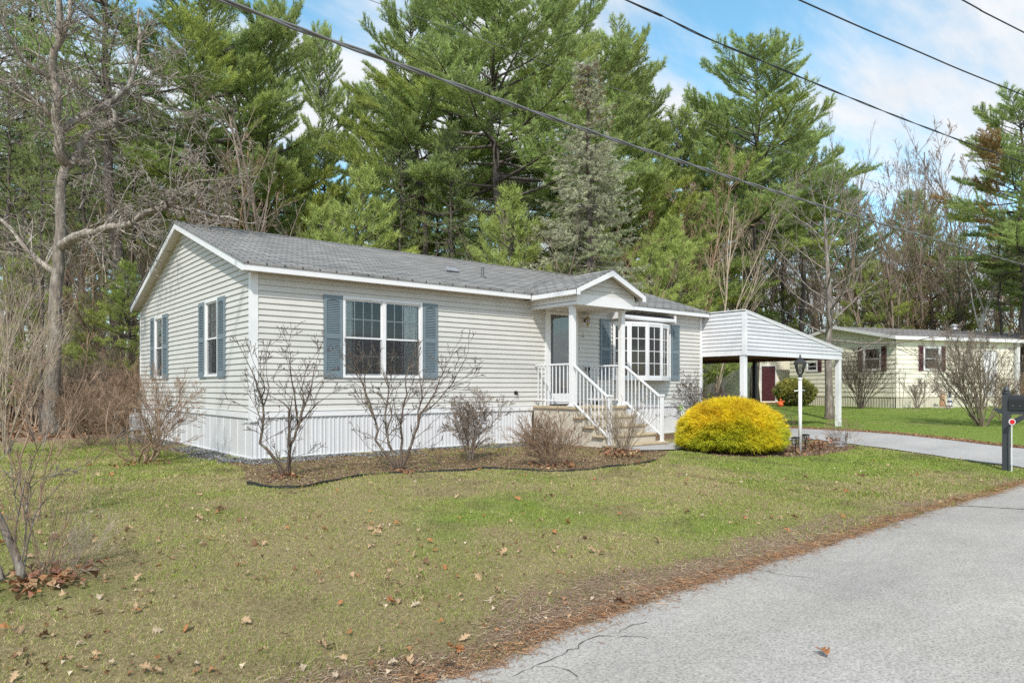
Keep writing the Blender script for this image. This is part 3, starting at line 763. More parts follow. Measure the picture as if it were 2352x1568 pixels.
# ---- bow window
PB = [(8.78, -.03), (9.12, -.25), (9.59, -.42), (10.14, -.42), (10.61, -.25), (10.97, -.03)]
bz0, bz1 = 1.38, 2.82
bw = MB()
outer = [(p[0], p[1] - .03) for p in PB]
outl = [(8.76, 0.)] + outer + [(10.99, 0.)]
bw.prism([(x, y, bz0) for x, y in outl], (0, 0, .07))
bay = bw.build('bow_window', M['white'], house); MB().prism([(x, y, bz1 - .06) for x, y in outl], (0, 0, .06)).build('head_board', M['white'], bay)
sa = MB(); gr = MB(); gl = MB()
for (x0, y0), (x1, y1) in zip(PB[:-1], PB[1:]):
    l = math.hypot(x1 - x0, y1 - y0); U = ((x1 - x0) / l, (y1 - y0) / l); Nn = (U[1], -U[0]); O = (x0, y0)
    ob = lambda mb, *a: mb.obox(O, U, Nn, *a)
    za, zb = bz0 + .07, bz1 - .06
    ob(sa, 0, .055, -.03, .03, za, zb); ob(sa, l - .055, l, -.03, .03, za, zb)
    ob(sa, .055, l - .055, -.02, .02, za, za + .05); ob(sa, .055, l - .055, -.02, .02, zb - .05, zb)
    A, B_ = .055, l - .055
    gl.quad(*[(O[0] + U[0] * u - Nn[0] * .0, O[1] + U[1] * u, z) for u, z in ((A, za + .05), (B_, za + .05), (B_, zb - .05), (A, zb - .05))])
    ob(gr, l / 2 - .008, l / 2 + .008, -.012, .006, za + .05, zb - .05)
    for i in range(1, 4):
        z = za + .05 + (zb - za - .1) * i / 4; ob(gr, A, B_, -.0125, .0055, z - .008, z + .008)
sa.build('sash', M['white'], bay); gr.build('grille', M['white'], bay); gl.build('glass', M['glass'], bay)
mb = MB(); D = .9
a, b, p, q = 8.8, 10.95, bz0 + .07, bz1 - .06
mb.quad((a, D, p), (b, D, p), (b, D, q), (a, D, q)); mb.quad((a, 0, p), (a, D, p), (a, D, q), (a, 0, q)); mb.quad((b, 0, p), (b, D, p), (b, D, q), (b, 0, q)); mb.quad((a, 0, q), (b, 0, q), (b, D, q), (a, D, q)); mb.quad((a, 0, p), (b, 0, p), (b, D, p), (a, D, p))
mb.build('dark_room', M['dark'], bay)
# retractable awning cassette over the bow window
aw = MB(); pr = [(-.02, 2.90), (-.20, 2.88), (-.27, 2.90), (-.28, 2.95), (-.22, 2.985), (-.05, 3.06), (-.02, 3.06)]
aw.prism([(8.70, y, z) for y, z in pr], (2.2, 0, 0)); aw.box(8.685, 8.70, -.29, -.01, 2.87, 3.07); aw.box(10.9, 10.915, -.29, -.01, 2.87, 3.07)
awn = aw.build('awning_case', M['white'], house)
MB().prism([(8.70, -.05, 3.085), (8.70, -.24, 3.02), (8.70, -.24, 3.0), (8.70, -.05, 3.065)], (2.2, 0, 0)).build('hood', M['black'], awn)

# ---- porch: gable roof on two posts over a concrete stoop
PX0, PX1, PXM, PY = 5.95, 8.08, 7.015, -1.66
pe, pk = 3.225, 3.69
ps = (pk - pe) / (PXM - PX0)
ymeet = lambda z: (z - EZ) / SL + EY
mb = MB()
def pslab(xe, t=.03):
    ye, yk = ymeet(pe + .0), ymeet(pk)
    top = [(xe, PY, pe + .01), (PXM, PY, pk + .015), (PXM, yk + .1, pk + .015), (xe, ye, pe + .01)]
    return top, [(x, y, z - t) for x, y, z in top]
for xe in (PX0 - .01, PX1 + .01):
    a, b = pslab(xe); mb.add(a + b, [(0, 1, 2, 3), (7, 6, 5, 4), (0, 4, 5, 1), (1, 5, 6, 2), (2, 6, 7, 3), (3, 7, 4, 0)])
proof = mb.build('porch_roof', M['shingle'], house)
add_uv(proof, lambda c, n: (c.y, (abs(c.x - PXM)) * 1.1))
mb = MB()
mb.box(PX0, PX0 + .022, PY + .0, EY, 3.10, pe - .022); mb.box(PX1 - .022, PX1, PY, EY, 3.10, pe - .022)
yb = PY
for sgn, xe in ((1, PX0), (-1, PX1)):
    mb.prism([(xe, yb - .003, 3.09), (xe, yb - .003, pe - .02), (PXM, yb - .003, pk - .015), (PXM, yb - .003, pk - .135), (xe + sgn * .10, yb - .003, pe - .075), (xe + sgn * .10, yb - .003, 3.09)], (0, .02, 0))
mb.build('fascia', M['white'], proof)
# pediment siding
GY = -1.47
Lp = lambda z: max(6.10, PX0 + (z + .03 - pe + .0) / ps); Rp = lambda z: min(7.92, PX1 - (z + .03 - pe) / ps)
siding(MB(), (0, GY + .02), (1, 0), (0, -1), 0, 1, 3.14, 3.62, pitch=.1016, Lf=Lp, Rf=Rp).build('pediment', M['siding'], proof)
mb = MB()
mb.prism([(PX0 + .02, GY - .005, pe - .06), (PXM, GY - .005, pk - .05), (PXM, GY - .005, pk - .06), (PX0 + .02, GY - .005, pe - .07)], (0, PY + .02 - GY, 0))
mb.prism([(PX1 - .02, GY - .005, pe - .06), (PXM, GY - .005, pk - .05), (PXM, GY - .005, pk - .06), (PX1 - .02, GY - .005, pe - .07)], (0, PY + .02 - GY, 0))
mb.box(PX0 + .022, 6.14, GY, -.0, 3.095, 3.105); mb.box(7.92, PX1 - .022, GY, 0, 3.095, 3.105); mb.box(6.14, 7.92, -1.44, -.02, 2.985, 2.995)
mb.build('soffit', M['soffit'], proof)
mb = MB(); mb.box(6.14, 7.92, GY, GY + .09, 2.92, 3.14); mb.box(6.14, 6.23, GY + .09, 0, 2.92, 3.135); mb.box(7.83, 7.92, GY + .09, 0, 2.92, 3.135)
mb.build('beam', M['white'], proof)
for x in (6.27, 7.79):
    mb = MB(); mb.box(x - .055, x + .055, -1.26, -1.15, .815, 2.92); mb.box(x - .075, x + .075, -1.28, -1.13, .80, .84); mb.box(x - .07, x + .07, -1.275, -1.135, 2.88, 2.919)
    mb.build('porch_post', M['white'], house, bevel=.004)
mb = MB(); mb.box(6.24, 7.88, -1.27, 0, -.1, .745)
st_n = 5; yb0 = -1.27; treads = [(.60, -1.56), (.415, -1.85), (.24, -2.14), (.07, -2.44)]
prevy = -1.27
for z, y in treads: mb.box(6.26, 7.86, y + .03, prevy + (.03 if prevy < -1.3 else 0), -.1, z - .045); prevy = y
stoop = mb.build('stoop', M['concrete'], house, bevel=.006)
mb = MB(); mb.box(6.20, 7.92, -1.31, 0, .745, .80); mb.build('tread', M['tread'], stoop, bevel=.012)
prevy = -1.27
for z, y in treads:
    mb = MB(); mb.box(6.20, 7.92, y, prevy + (.03 if prevy < -1.3 else 0), z - .045, z); mb.build('tread', M['tread'], stoop, bevel=.012); prevy = y

def railing(a, b, zb, zt, n, newel_b=None, name='railing', zl=None):
    """a, b = (x, y); rails run from a to b at heights zb/zt given at both ends"""
    mb = MB(); A = Vector((a[0], a[1], zt[0])); B_ = Vector((b[0], b[1], zt[1]))
    mb.bar(A, B_, .045, .035)
    rt = mb.build(name, M['rail'], house)
    MB().bar((a[0], a[1], zb[0]), (b[0], b[1], zb[1]), .035, .03).build('bottom_rail', M['rail'], rt)
    for i in range(n):
        t = (i + .7) / (n + .4)
        x = a[0] + (b[0] - a[0]) * t; y = a[1] + (b[1] - a[1]) * t
        z0 = zb[0] + (zb[1] - zb[0]) * t; z1 = zt[0] + (zt[1] - zt[0]) * t
        q = MB(); q.box(x - .009, x + .009, y - .009, y + .009, z0, z1); q.build('baluster', M['rail'], rt)
    if newel_b:
        q = MB(); x, y, z0, z1 = newel_b
        q.box(x - .03, x + .03, y - .03, y + .03, z0, z1); q.box(x - .045, x + .045, y - .045, y + .045, z1 - .03, z1 - .005); q.box(x - .038, x + .038, y - .038, y + .038, z1 - .005, z1 + .012)
        q.box(x - .045, x + .045, y - .045, y + .045, z0, z0 + .015)
        q.build('newel_post', M['rail'], rt)
    return rt
railing((6.265, -.04), (6.265, -1.14), (.93, .93), (1.70, 1.70), 9)
railing((7.80, -.04), (7.80, -1.14), (.93, .93), (1.70, 1.70), 9)
railing((6.25, -1.27), (6.25, -2.27), (.88, .20), (1.67, .99), 9, (6.25, -2.29, .07, 1.05))
railing((7.85, -1.27), (7.85, -2.27), (.88, .20), (1.67, .99), 9, (7.85, -2.29, .07, 1.05))
# small things on and around the house
mb = MB(); mb.lathe([(.0, 0), (.09, 0), (.10, .015), (.10, .03), (0, .03)], (0, 0, 0), 6)
vent = MB(); bx_, by_ = 5.03, 1.46; vz = roofz(by_)
vent.prism([(bx_ - .14, by_ - .08, vz + .0), (bx_ - .13, by_ - .08, vz + .07), (bx_ - .07, by_ - .07, vz + .105), (bx_ + .07, by_ - .07, vz + .105), (bx_ + .13, by_ - .08, vz + .07), (bx_ + .14, by_ - .08, vz + .0)], (0, .16, .04))
vent.box(bx_ - .17, bx_ + .17, by_ - .12, by_ + .12, vz + .015, vz + .035)
vent.build('roof_vent', M['galv'], house, bevel=.01)
mb = MB(); py_ = 1.07; mb.lathe([(.10, -.04), (.10, .02), (.045, .05), (.04, .06), (.036, .26), (.03, .26)], (5.62, py_, roofz(py_)), 12); mb.build('vent_pipe', mat('lead_grey', (.09, .09, .095), .6), house, True)
mb = MB(); mb.tube([(5.71, -.01, 1.09), (5.71, -.06, 1.09), (5.71, -.09, 1.06)], .014); mb.lathe([(0, -.006), (.03, -.004), (.03, .004), (0, .006)], (5.71, -.055, 1.115), 8); mb.box(5.67, 5.75, -.022, -.012, 1.05, 1.13)
mb.build('outdoor_tap', M['blackmetal'], house)
# meter and pipe at the far end of the gable wall
mb = MB(); mb.box(-.12, -.02, 8.0, 8.12, .86, 1.08); mb.build('junction_box', M['metergrey'], house, bevel=.01)
gm = thing('gas_meter', 'grey gas meter on pipes at the far end of the gable skirting', 'meter', (-.35, 6.9, 0))
mb = MB(); mb.box(-.48, -.28, 6.75, 7.05, .18, .48); mb.lathe([(0, -.02), (.1, -.02), (.13, 0), (.1, .1), (0, .1)], (-.38, 6.9, .5), 12); mb.build('meter_body', M['metergrey'], gm, bevel=.02)
MB().tube([(-.38, 6.9, .6), (-.38, 6.9, .72), (-.30, 5.9, .72), (0, 5.85, .70)], .018).tube([(-.45, 6.8, -.05), (-.45, 6.8, .2)], .018).build('pipe', M['metergrey'], gm)
# pole with a black handle leaning by the door
pk_ = thing('garden_tool', 'black handled tool leaning against the wall beside the front door', 'tool', (7.9, -.12, .8))
MB().tube([(7.97, -.25, .81), (7.92, -.03, 1.62)], .012).build('shaft', M['blackmetal'], pk_)
mb = MB(); mb.tube([(7.84, -.05, 1.66), (7.88, -.03, 1.70), (7.96, -.03, 1.70), (8.0, -.05, 1.66)], .022); mb.box(7.86, 7.98, -.07, -.01, 1.60, 1.68); mb.build('handle', M['black'], pk_)
mb = MB(); mb.box(7.90, 8.04, -.30, -.22, .80, .88); mb.build('foot', M['black'], pk_)

# ---- carport
cp = thing('carport', 'open carport with sloping roof on white posts at the right end of the house', 'carport', (12.42, 0, 0))
CX0, CX1, CY0, CY1, CB = 12.43, 17.70, -1.34, 5.2, 2.08
ct = lambda x: 3.23 + (2.36 - 3.23) * (x - CX0) / (CX1 - CX0)
siding(MB(), (CX0, 0), (0, -1), (-1, 0), 0.0, 1.26, CB + .02, 3.16, pitch=.1016).build('side_panel', M['skirt'], cp)
siding(MB(), (0, CY0), (1, 0), (0, -1), 0, 1, CB + .02, 3.15, Lf=lambda z: CX0 + .07, Rf=lambda z: min(CX1 - .02, CX0 + (3.19 - z) / .165)).build('front_panel', M['skirt'], cp)
mb = MB(); mb.box(CX0 - .022, CX0 + .07, CY0 - .022, CY0, CB - .02, 3.2); mb.box(CX0 - .022, CX0, CY0, CY0 + .08, CB - .02, 3.2)
mb.box(CX0 - .02, CX0, CY0 + .08, -.0, CB - .03, CB + .03); mb.box(CX0 + .07, CX1, CY0 - .02, CY0, CB - .03, CB + .03)
mb.box(CX0 - .02, CX0, CY0 + .08, -.28, 3.15, 3.20)
mb.prism([(CX0 + .0, CY0 - .03, ct(CX0) - .06), (CX0 + .0, CY0 - .03, ct(CX0)), (CX1 + .03, CY0 - .03, ct(CX1 + .03)), (CX1 + .03, CY0 - .03, ct(CX1 + .03) - .06)], (0, .03, 0))
mb.build('trim', M['white'], cp)
mb = MB(); mb.prism([(CX0 - .04, CY0 - .04, ct(CX0) + .0), (CX1 + .05, CY0 - .04, ct(CX1 + .05) + .0), (CX1 + .05, CY0 - .04, ct(CX1 + .05) + .025), (CX0 - .04, CY0 - .04, ct(CX0) + .025)], (0, CY1 - CY0, 0)); mb.build('roof', M['white'], cp)
mb = MB(); mb.box(CX0 + .02, CX1, CY0 + .02, CY0 + .08, CB - .02, CB + .22); mb.box(CX1 - .08, CX1 - .0, CY0 + .08, CY1, CB - .02, CB + .2); mb.box(CX0 + .02, CX0 + .08, CY0 + .08, CY1, CB - .02, CB + .2)
k = CY0 + .6
while k < CY1: mb.box(CX0 + .08, CX1 - .08, k - .02, k + .02, CB + .06, CB + .2); k += .6
mb.quad((CX0 + .02, CY0 + .08, CB + .21), (CX1, CY0 + .08, CB + .21), (CX1, CY1, CB + .21), (CX0 + .02, CY1, CB + .21))
mb.build('rafters', M['wood'], cp)
for x, y, m in ((12.50, -1.25, 'white'), (17.60, -1.28, 'white')):
    q = MB(); q.box(x - .07, x + .07, y - .07, y + .07, -.1, CB - .02); q.build('post', M[m], cp, bevel=.004)
for x, y in ((17.6, 1.6), (17.6, 4.6), (12.5, 5.1)):
    q = MB(); q.box(x - .06, x + .06, y - .06, y + .06, -.1, CB - .02); q.build('post', M['grey_post'], cp)['label'] = 'dark grey post'

# ================================================================== NEIGHBOURING HOUSE AND SHED
RZN = R(-19.8)
nb = thing('neighbour_house', 'cream coloured house with maroon shutters across the driveway', 'house', (0, 0, 0))
GZ = .30; NL, NW = 15., 6.6
nh = [(1.56, 2.61, 1.93, 3.03)]
siding(MB(), (0, 0), (1, 0), (0, -1), .0, 7.2, .78, 3.36, pitch=.205, holes=nh + [(5.2, 6.1, .78, 2.9)], d=.022).build('wall', M['cream'], nb)
gw = [(NW - 1.78, NW - .76, 1.94, 3.03), (NW - 5.4, NW - 4.6, 1.97, 2.52)]
nsl = (4.02 - 3.34) / 3.3
siding(MB(), (0, NW), (0, -1), (-1, 0), 0, NW, .78, 4.0, pitch=.205, holes=gw, d=.022, Lf=lambda z: max(0, 3.3 - (4.02 - z) / nsl), Rf=lambda z: min(NW, 3.3 + (4.02 - z) / nsl)).build('wall', M['cream'], nb)
mb = MB(); mb.quad((7.2, 0, .78), (7.2, 2.2, .78), (7.2, 2.2, 3.36), (7.2, 0, 3.36)); mb.quad((7.2, 2.2, .78), (NL, 2.2, .78), (NL, 2.2, 3.36), (7.2, 2.2, 3.36)); mb.quad((NL, 2.2, .3), (NL, NW, .3), (NL, NW, 3.4), (NL, 2.2, 3.4)); mb.quad((0, NW, .3), (NL, NW, .3), (NL, NW, 3.4), (0, NW, 3.4))
mb.build('wall', M['cream'], nb)
def nskirt(O, U, Nn, L_):
    mb = MB(); u = 0; P = lambda u, n, z: (O[0] + U[0] * u + Nn[0] * n, O[1] + U[1] * u + Nn[1] * n, z); pr = None
    while u < L_:
        for a, b in ((0, 0), (.03, .015), (.07, .015), (.10, 0)):
            c_ = (min(u + a, L_), b)
            if pr: mb.quad(P(pr[0], pr[1], .1), P(c_[0], c_[1], .1), P(c_[0], c_[1], .76), P(pr[0], pr[1], .76))
            pr = c_
        u += .15
    mb.obox(O, U, Nn, 0, L_, 0, .03, .755, .785)
    return mb.build('skirting', M['creamskirt'], nb)
nskirt((0, 0), (1, 0), (0, -1), 7.2); nskirt((0, NW), (0, -1), (-1, 0), NW)
mb = MB(); mb.prism([(-.3, -.25, 3.40), (-.3, 3.3, 4.10), (-.3, 3.3, 4.06), (-.3, -.25, 3.36)], (NL + .5, 0, 0)); mb.prism([(-.3, NW + .25, 3.40), (-.3, 3.3, 4.10), (-.3, 3.3, 4.06), (-.3, NW + .25, 3.36)], (NL + .5, 0, 0))
nr_ = mb.build('roof', M['shingle2'], nb); add_uv(nr_, lambda c, n: (c.x, c.y))
mb = MB(); mb.box(-.3, NL + .2, -.275, -.25, 3.27, 3.42); mb.box(-.3, NL + .2, -.25, 0, 3.33, 3.345)
for ya, yb_ in ((-.27, 3.3), (NW + .27, 3.3)):
    mb.prism([(-.325, ya, 3.27), (-.325, ya, 3.42), (-.325, 3.3, 4.12), (-.325, 3.3, 3.98)], (.025, 0, 0))
    mb.prism([(-.3, ya, 3.34), (-.3, 3.3, 4.03), (-.3, 3.3, 4.02), (-.3, ya, 3.33)], (.3, 0, 0))
mb.build('fascia', M['white'], nb)
def nwin(O, U, Nn, a, b, z0, z1, sh=True, w=.28):
    fr = sash_window(O, U, Nn, a, b, z0, z1, cols=1, rows=1, casing=.09, curtain=False, parent=nb)
    return fr
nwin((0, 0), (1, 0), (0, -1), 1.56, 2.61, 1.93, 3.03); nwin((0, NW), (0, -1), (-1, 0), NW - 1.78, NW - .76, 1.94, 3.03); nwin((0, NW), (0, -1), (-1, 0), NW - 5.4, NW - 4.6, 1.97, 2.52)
def nshut(O, U, Nn, a, b, z0, z1):
    shutter(O, U, Nn, a, b, z0, z1, nb, m='maroon')
for a, b in ((1.28, 1.55), (2.62, 2.88)): nshut((0, 0), (1, 0), (0, -1), a, b, 1.93, 3.03)
for a, b in ((NW - 2.07, NW - 1.79), (NW - .75, NW - .48)): nshut((0, NW), (0, -1), (-1, 0), a, b, 1.94, 3.03)
nshut((0, NW), (0, -1), (-1, 0), NW - 4.59, NW - 4.34, 1.97, 2.52)
# porch of the neighbouring house: posts, lattice, door recess
for x in (7.4, 10.2, 13.):
    q = MB(); q.box(x - .08, x + .08, -.12, .04, .3, 3.3); q.build('porch_post', M['white'], nb)
mb = MB(); mb.box(7.2, NL, -.1, 2.2, .3, .78); mb.build('porch_deck', M['fencewood'], nb)
mb = MB(); x = 7.5
while x < NL: mb.box(x, x + .05, -.06, -.03, .8, 1.75); x += .12
mb.box(7.48, NL, -.07, -.02, 1.73, 1.80); mb.build('porch_rail', M['fencewood'], nb)
mb = MB(); mb.box(5.2, 6.1, .02, .06, .78, 2.9); mb.box(5.2, 5.27, -.03, .02, .78, 2.9); mb.box(6.03, 6.1, -.03, .02, .78, 2.9); mb.build('door', M['white'], nb)
mb = MB(); mb.lathe([(.14, -.15), (.14, .1), (.2, .12), (.2, .18), (.14, .2), (.14, .26), (.19, .28), (.19, .34), (0, .42)], (5.8, 1.9, 3.88), 14); mb.build('chimney', M['galv'], nb, True)
nloc = cf(2058, 31)[:2] + (0,)
nb.location = nloc; nb.rotation_euler = (0, 0, RZN)
def nw(x, y):
    return (nloc[0] + x * math.cos(RZN) - y * math.sin(RZN), nloc[1] + x * math.sin(RZN) + y * math.cos(RZN))

shed = thing('garden_shed', 'pale yellow shed with a maroon door seen beyond the carport', 'shed', (0, 0, 0))
SH = 2.95; dh = (.72, 1.62, .45, 2.32)
siding(MB(), (0, 0), (1, 0), (0, -1), 0.05, 3.2, .35, SH, pitch=.12, holes=[dh]).build('wall', M['cream'], shed)
siding(MB(), (0, 4.2), (0, -1), (-1, 0), 0, 4.15, .35, SH, pitch=.12).build('wall', M['cream'], shed)
mb = MB(); mb.quad((3.2, 0, .2), (3.2, 4.2, .2), (3.2, 4.2, SH), (3.2, 0, SH)); mb.quad((0, 4.2, .2), (3.2, 4.2, .2), (3.2, 4.2, SH), (0, 4.2, SH)); mb.build('wall', M['cream'], shed)
mb = MB(); mb.box(-.03, .06, -.03, .0, .2, SH); mb.box(-.03, .0, 0, .06, .2, SH); mb.box(.64, .72, -.03, .0, .4, 2.40); mb.box(1.62, 1.70, -.03, .0, .4, 2.40); mb.box(.72, 1.62, -.03, 0, 2.32, 2.40); mb.build('trim', M['white'], shed)
mb = MB()
for k in range(6): mb.box(.72 + .15 * k + .004, .72 + .15 * (k + 1) - .004, -.01, .02, .45, 2.32)
mb.build('door', M['maroon'], shed)
mb = MB(); mb.prism([(-.2, -.25, SH), (3.4, -.25, SH), (1.6, -.25, SH + .9)], (0, 4.7, 0)); sr = mb.build('roof', M['shingle2'], shed); add_uv(sr, lambda c, n: (c.y, c.x))
mb = MB(); mb.box(.6, 1.75, -.5, -.03, .25, .38); mb.build('ramp', M['wood'], shed)
sl_ = cf(1723, 38); shed.location = (sl_[0], sl_[1], 0); shed.rotation_euler = (0, 0, RZN)

# ================================================================== PLANTS: generators
def rot_off(rs, d, ang):
    d = d.normalized(); a = Vector((0, 0, 1)) if abs(d.z) < .9 else Vector((1, 0, 0))
    u = d.cross(a).normalized(); v = d.cross(u); az = rs.uniform(0, 2 * math.pi)
    return (d * math.cos(ang) + (u * math.cos(az) + v * math.sin(az)) * math.sin(ang)).normalized()

def branch(rs, p, d, L, r, lev, T, segs, tips=None):
    """one branch with its side branches; T: jit, up, nch, ratio, ang, first, taper, seg"""
    n = max(3, min(9, int(L / T['seg'][min(lev, len(T['seg']) - 1)])))
    pts = [Vector(p)]; rad = [r]; d = Vector(d).normalized(); dirs = [d]
    jit = T['jit']; up = T['up'][min(lev, len(T['up']) - 1)]
    for i in range(n):
        d = (d + Vector((rs.gauss(0, jit), rs.gauss(0, jit), rs.gauss(0, jit) + up))).normalized()
        pts.append(pts[-1] + d * (L / n)); dirs.append(d); rad.append(max(T.get('rmin', .0015), r * (1 - (1 - T['taper']) * (i + 1) / n)))
        segs.append((pts[-2], pts[-1], rad[-2], rad[-1]))
    if tips is not None and lev >= len(T['nch']) - 1: tips.append((pts[-1], d))
    if lev < len(T['nch']):
        kids(rs, pts, rad, dirs, L, lev, T, segs, tips)

def kids(rs, pts, rad, dirs, L, lev, T, segs, tips=None, nmul=1, first=None):
    n = len(pts) - 1
    cnt = T['nch'][lev] * nmul; cnt = int(cnt) + (rs.random() < cnt - int(cnt)); first = T['first'] if first is None else first
    for _ in range(cnt):
        t = first + (1 - first) * rs.random(); f = t * n; i = min(int(f), n - 1); f -= i
        q = pts[i].lerp(pts[i + 1], f); rr = rad[i] * (1 - f) + rad[i + 1] * f
        dd = rot_off(rs, dirs[min(i + 1, n)], math.radians(T['ang'] * rs.uniform(.55, 1.3)))
        branch(rs, q, dd, L * T['ratio'] * rs.uniform(.6, 1.25) * (1.15 - .6 * t), rr * rs.uniform(.45, .72), lev + 1, T, segs, tips)

TREE = dict(jit=.11, up=(.02, .05, .04, .02), nch=(9, 6, 5, 3), ratio=.5, ang=48, first=.3, taper=.35, seg=(.6, .35, .2, .15), rmin=.0035)

def tri_mesh(name, B0, B1, TP, cols=None):
    V = np.stack([B0, B1, TP], 1).reshape(-1, 3); F_ = np.arange(len(V)).reshape(-1, 3)
    return arr_mesh(name, V, F_, cols)
def needle_mesh(name, P, D, K, Ln, W, cols, spread=.55, up=.15, pj=.03, nr=None, cj=.15):
    nr = nr or np.random.default_rng(len(P)); P = np.asarray(P, float); D = norm(D); T = len(P)
    d = norm(D[:, None] + spread * nr.normal(0, 1, (T, K, 3)) + np.array([0, 0, up]))
    L_ = Ln * nr.uniform(.6, 1.25, (T, K, 1)); b = P[:, None] + nr.normal(0, pj, (T, K, 3))
    s = norm(np.cross(d, nr.normal(0, 1, (T, K, 3)))) * W / 2
    c = np.asarray(cols)[:, None, :] * nr.uniform(1 - cj, 1 + cj, (T, K, 1))
    c = np.repeat(c.reshape(-1, 3), 3, 0)
    return tri_mesh(name, (b - s).reshape(-1, 3), (b + s).reshape(-1, 3), (b + d * L_).reshape(-1, 3), c)

def needle_cols(nr, P, base, vary=.3, patch=.5, alt=(1.18, 1.08, .8)):
    """species colour with natural variation from bough to bough"""
    n = len(P); pn = fbm(P[:, 0] + P[:, 2] * .7, P[:, 1] - P[:, 2] * .4, patch, 41)
    k = (nr.uniform(1 - vary, 1 + vary, n) * (.72 + .6 * pn))[:, None]
    a = np.clip((vnoise(P[:, 0] - P[:, 2], P[:, 1] + P[:, 2], patch * .7, 43) - .45) * 2.5, 0, 1)[:, None]
    return np.asarray(base)[None] * k * (1 + a * (np.asarray(alt) - 1))

def pine(name, seed, h, c0, rmax, base, tuft=.23, wid=.034, K=11, whorl=.64, nl=(4, 6), dead=28, r0=None, updeg=(44, -4), dens=1., power=.47, twigm='pinebark', irregular=.5):
    rs = random.Random(seed); nr = np.random.default_rng(seed)
    root = thing(name, 'x', 'tree')
    r0 = r0 or .011 * h + .02
    pts = [Vector((0, 0, -.3))]; rad = [r0 * 1.25]; n = 14
    for i in range(n):
        pts.append(Vector((pts[-1].x + rs.gauss(0, .006 * h), pts[-1].y + rs.gauss(0, .006 * h), -.3 + (h + .3) * (i + 1) / n))); rad.append(r0 * (1 - (i + 1) / n) ** .8 + .012)
    MB().tube(pts, rad, 10).build('trunk', M['pinebark'], root, True)
    def tr(z):
        f = max(0, min(n - 1e-3, (z + .3) / (h + .3) * n)); i = int(f); return pts[i].lerp(pts[i + 1], f - i), rad[i]
    segs = []; TP = []; TD = []
    z = c0 * h
    while z < h * .985:
        t = (z - c0 * h) / (h - c0 * h); prof = (1 - t) ** power * (1 if t > .12 else .6 + 3.3 * t)
        az = rs.uniform(0, 6.28)
        for k in range(rs.randint(*nl)):
            az += 6.28 / nl[1] * rs.uniform(.8, 1.4); L = max(.25, rmax * prof * rs.uniform(1 - irregular, 1 + irregular))
            el = math.radians(updeg[1] + (updeg[0] - updeg[1]) * t ** 1.3 + rs.gauss(0, 8))
            o = Vector((math.cos(az), math.sin(az), 0)); d = (o * math.cos(el) + Vector((0, 0, math.sin(el)))).normalized()
            q, rr = tr(z + rs.uniform(-.12, .12)); p = q.copy(); m = 6; P_ = [p]; Dd = [d]
            for i in range(m):
                d = (d + Vector((rs.gauss(0, .07), rs.gauss(0, .07), .055 + .03 * i / m))).normalized(); p = p + d * (L / m); P_.append(p); Dd.append(d)
            rl = min(rr * .5, .012 + .013 * L)
            for i in range(m): segs.append((P_[i], P_[i + 1], rl * (1 - i / m) + .004, rl * (1 - (i + 1) / m) + .004))
            nt_ = int(L * 5.6 * dens) + 3
            for s in range(nt_):
                f = (.36 + .64 * ((s + rs.random()) / nt_) ** .85); fi = min(m - 1, int(f * m)); b = P_[fi].lerp(P_[fi + 1], f * m - fi); dd = Dd[fi + 1]
                side = dd.cross(Vector((0, 0, 1))).normalized() * (1 if s % 2 else -1)
                td = (dd * rs.uniform(.5, 1) + side * rs.uniform(.5, 1.1) + Vector((0, 0, rs.uniform(-.05, .38)))).normalized()
                tl = (.28 + (1.04 - f) * L * .5) * rs.uniform(.6, 1.2)
                segs.append((b, b + td * tl, .007, .003))
                q_ = max(2, int(tl / .105 * dens))
                for w in range(q_):
                    u = (w + 1) / q_; TP.append(b + td * tl * u); TD.append(td + Vector((0, 0, .25)))
            TP.append(P_[-1]); TD.append(Dd[-1])
        z += whorl * rs.uniform(.75, 1.25) * (1 if t < .8 else .7)
    for _ in range(dead):
        zz = rs.uniform(.08 * h, max(.1, c0 + .1) * h); q, rr = tr(zz); az = rs.uniform(0, 6.28)
        branch(rs, q, Vector((math.cos(az), math.sin(az), rs.uniform(-.25, .35))), rs.uniform(.5, 2.3), .016, 0, dict(jit=.12, up=(.0,), nch=(4,), ratio=.5, ang=50, first=.3, taper=.3, seg=(.35, .25), rmin=.004), segs)
    link('branches', seg_mesh('branches', segs), M[twigm], root)
    P = np.array([tuple(v) for v in TP]); D = np.array([tuple(v) for v in TD])
    link('crown', needle_mesh('crown', P, D, K, tuft, wid, needle_cols(nr, P, base), nr=nr), M['needles'], root)
    return root, h

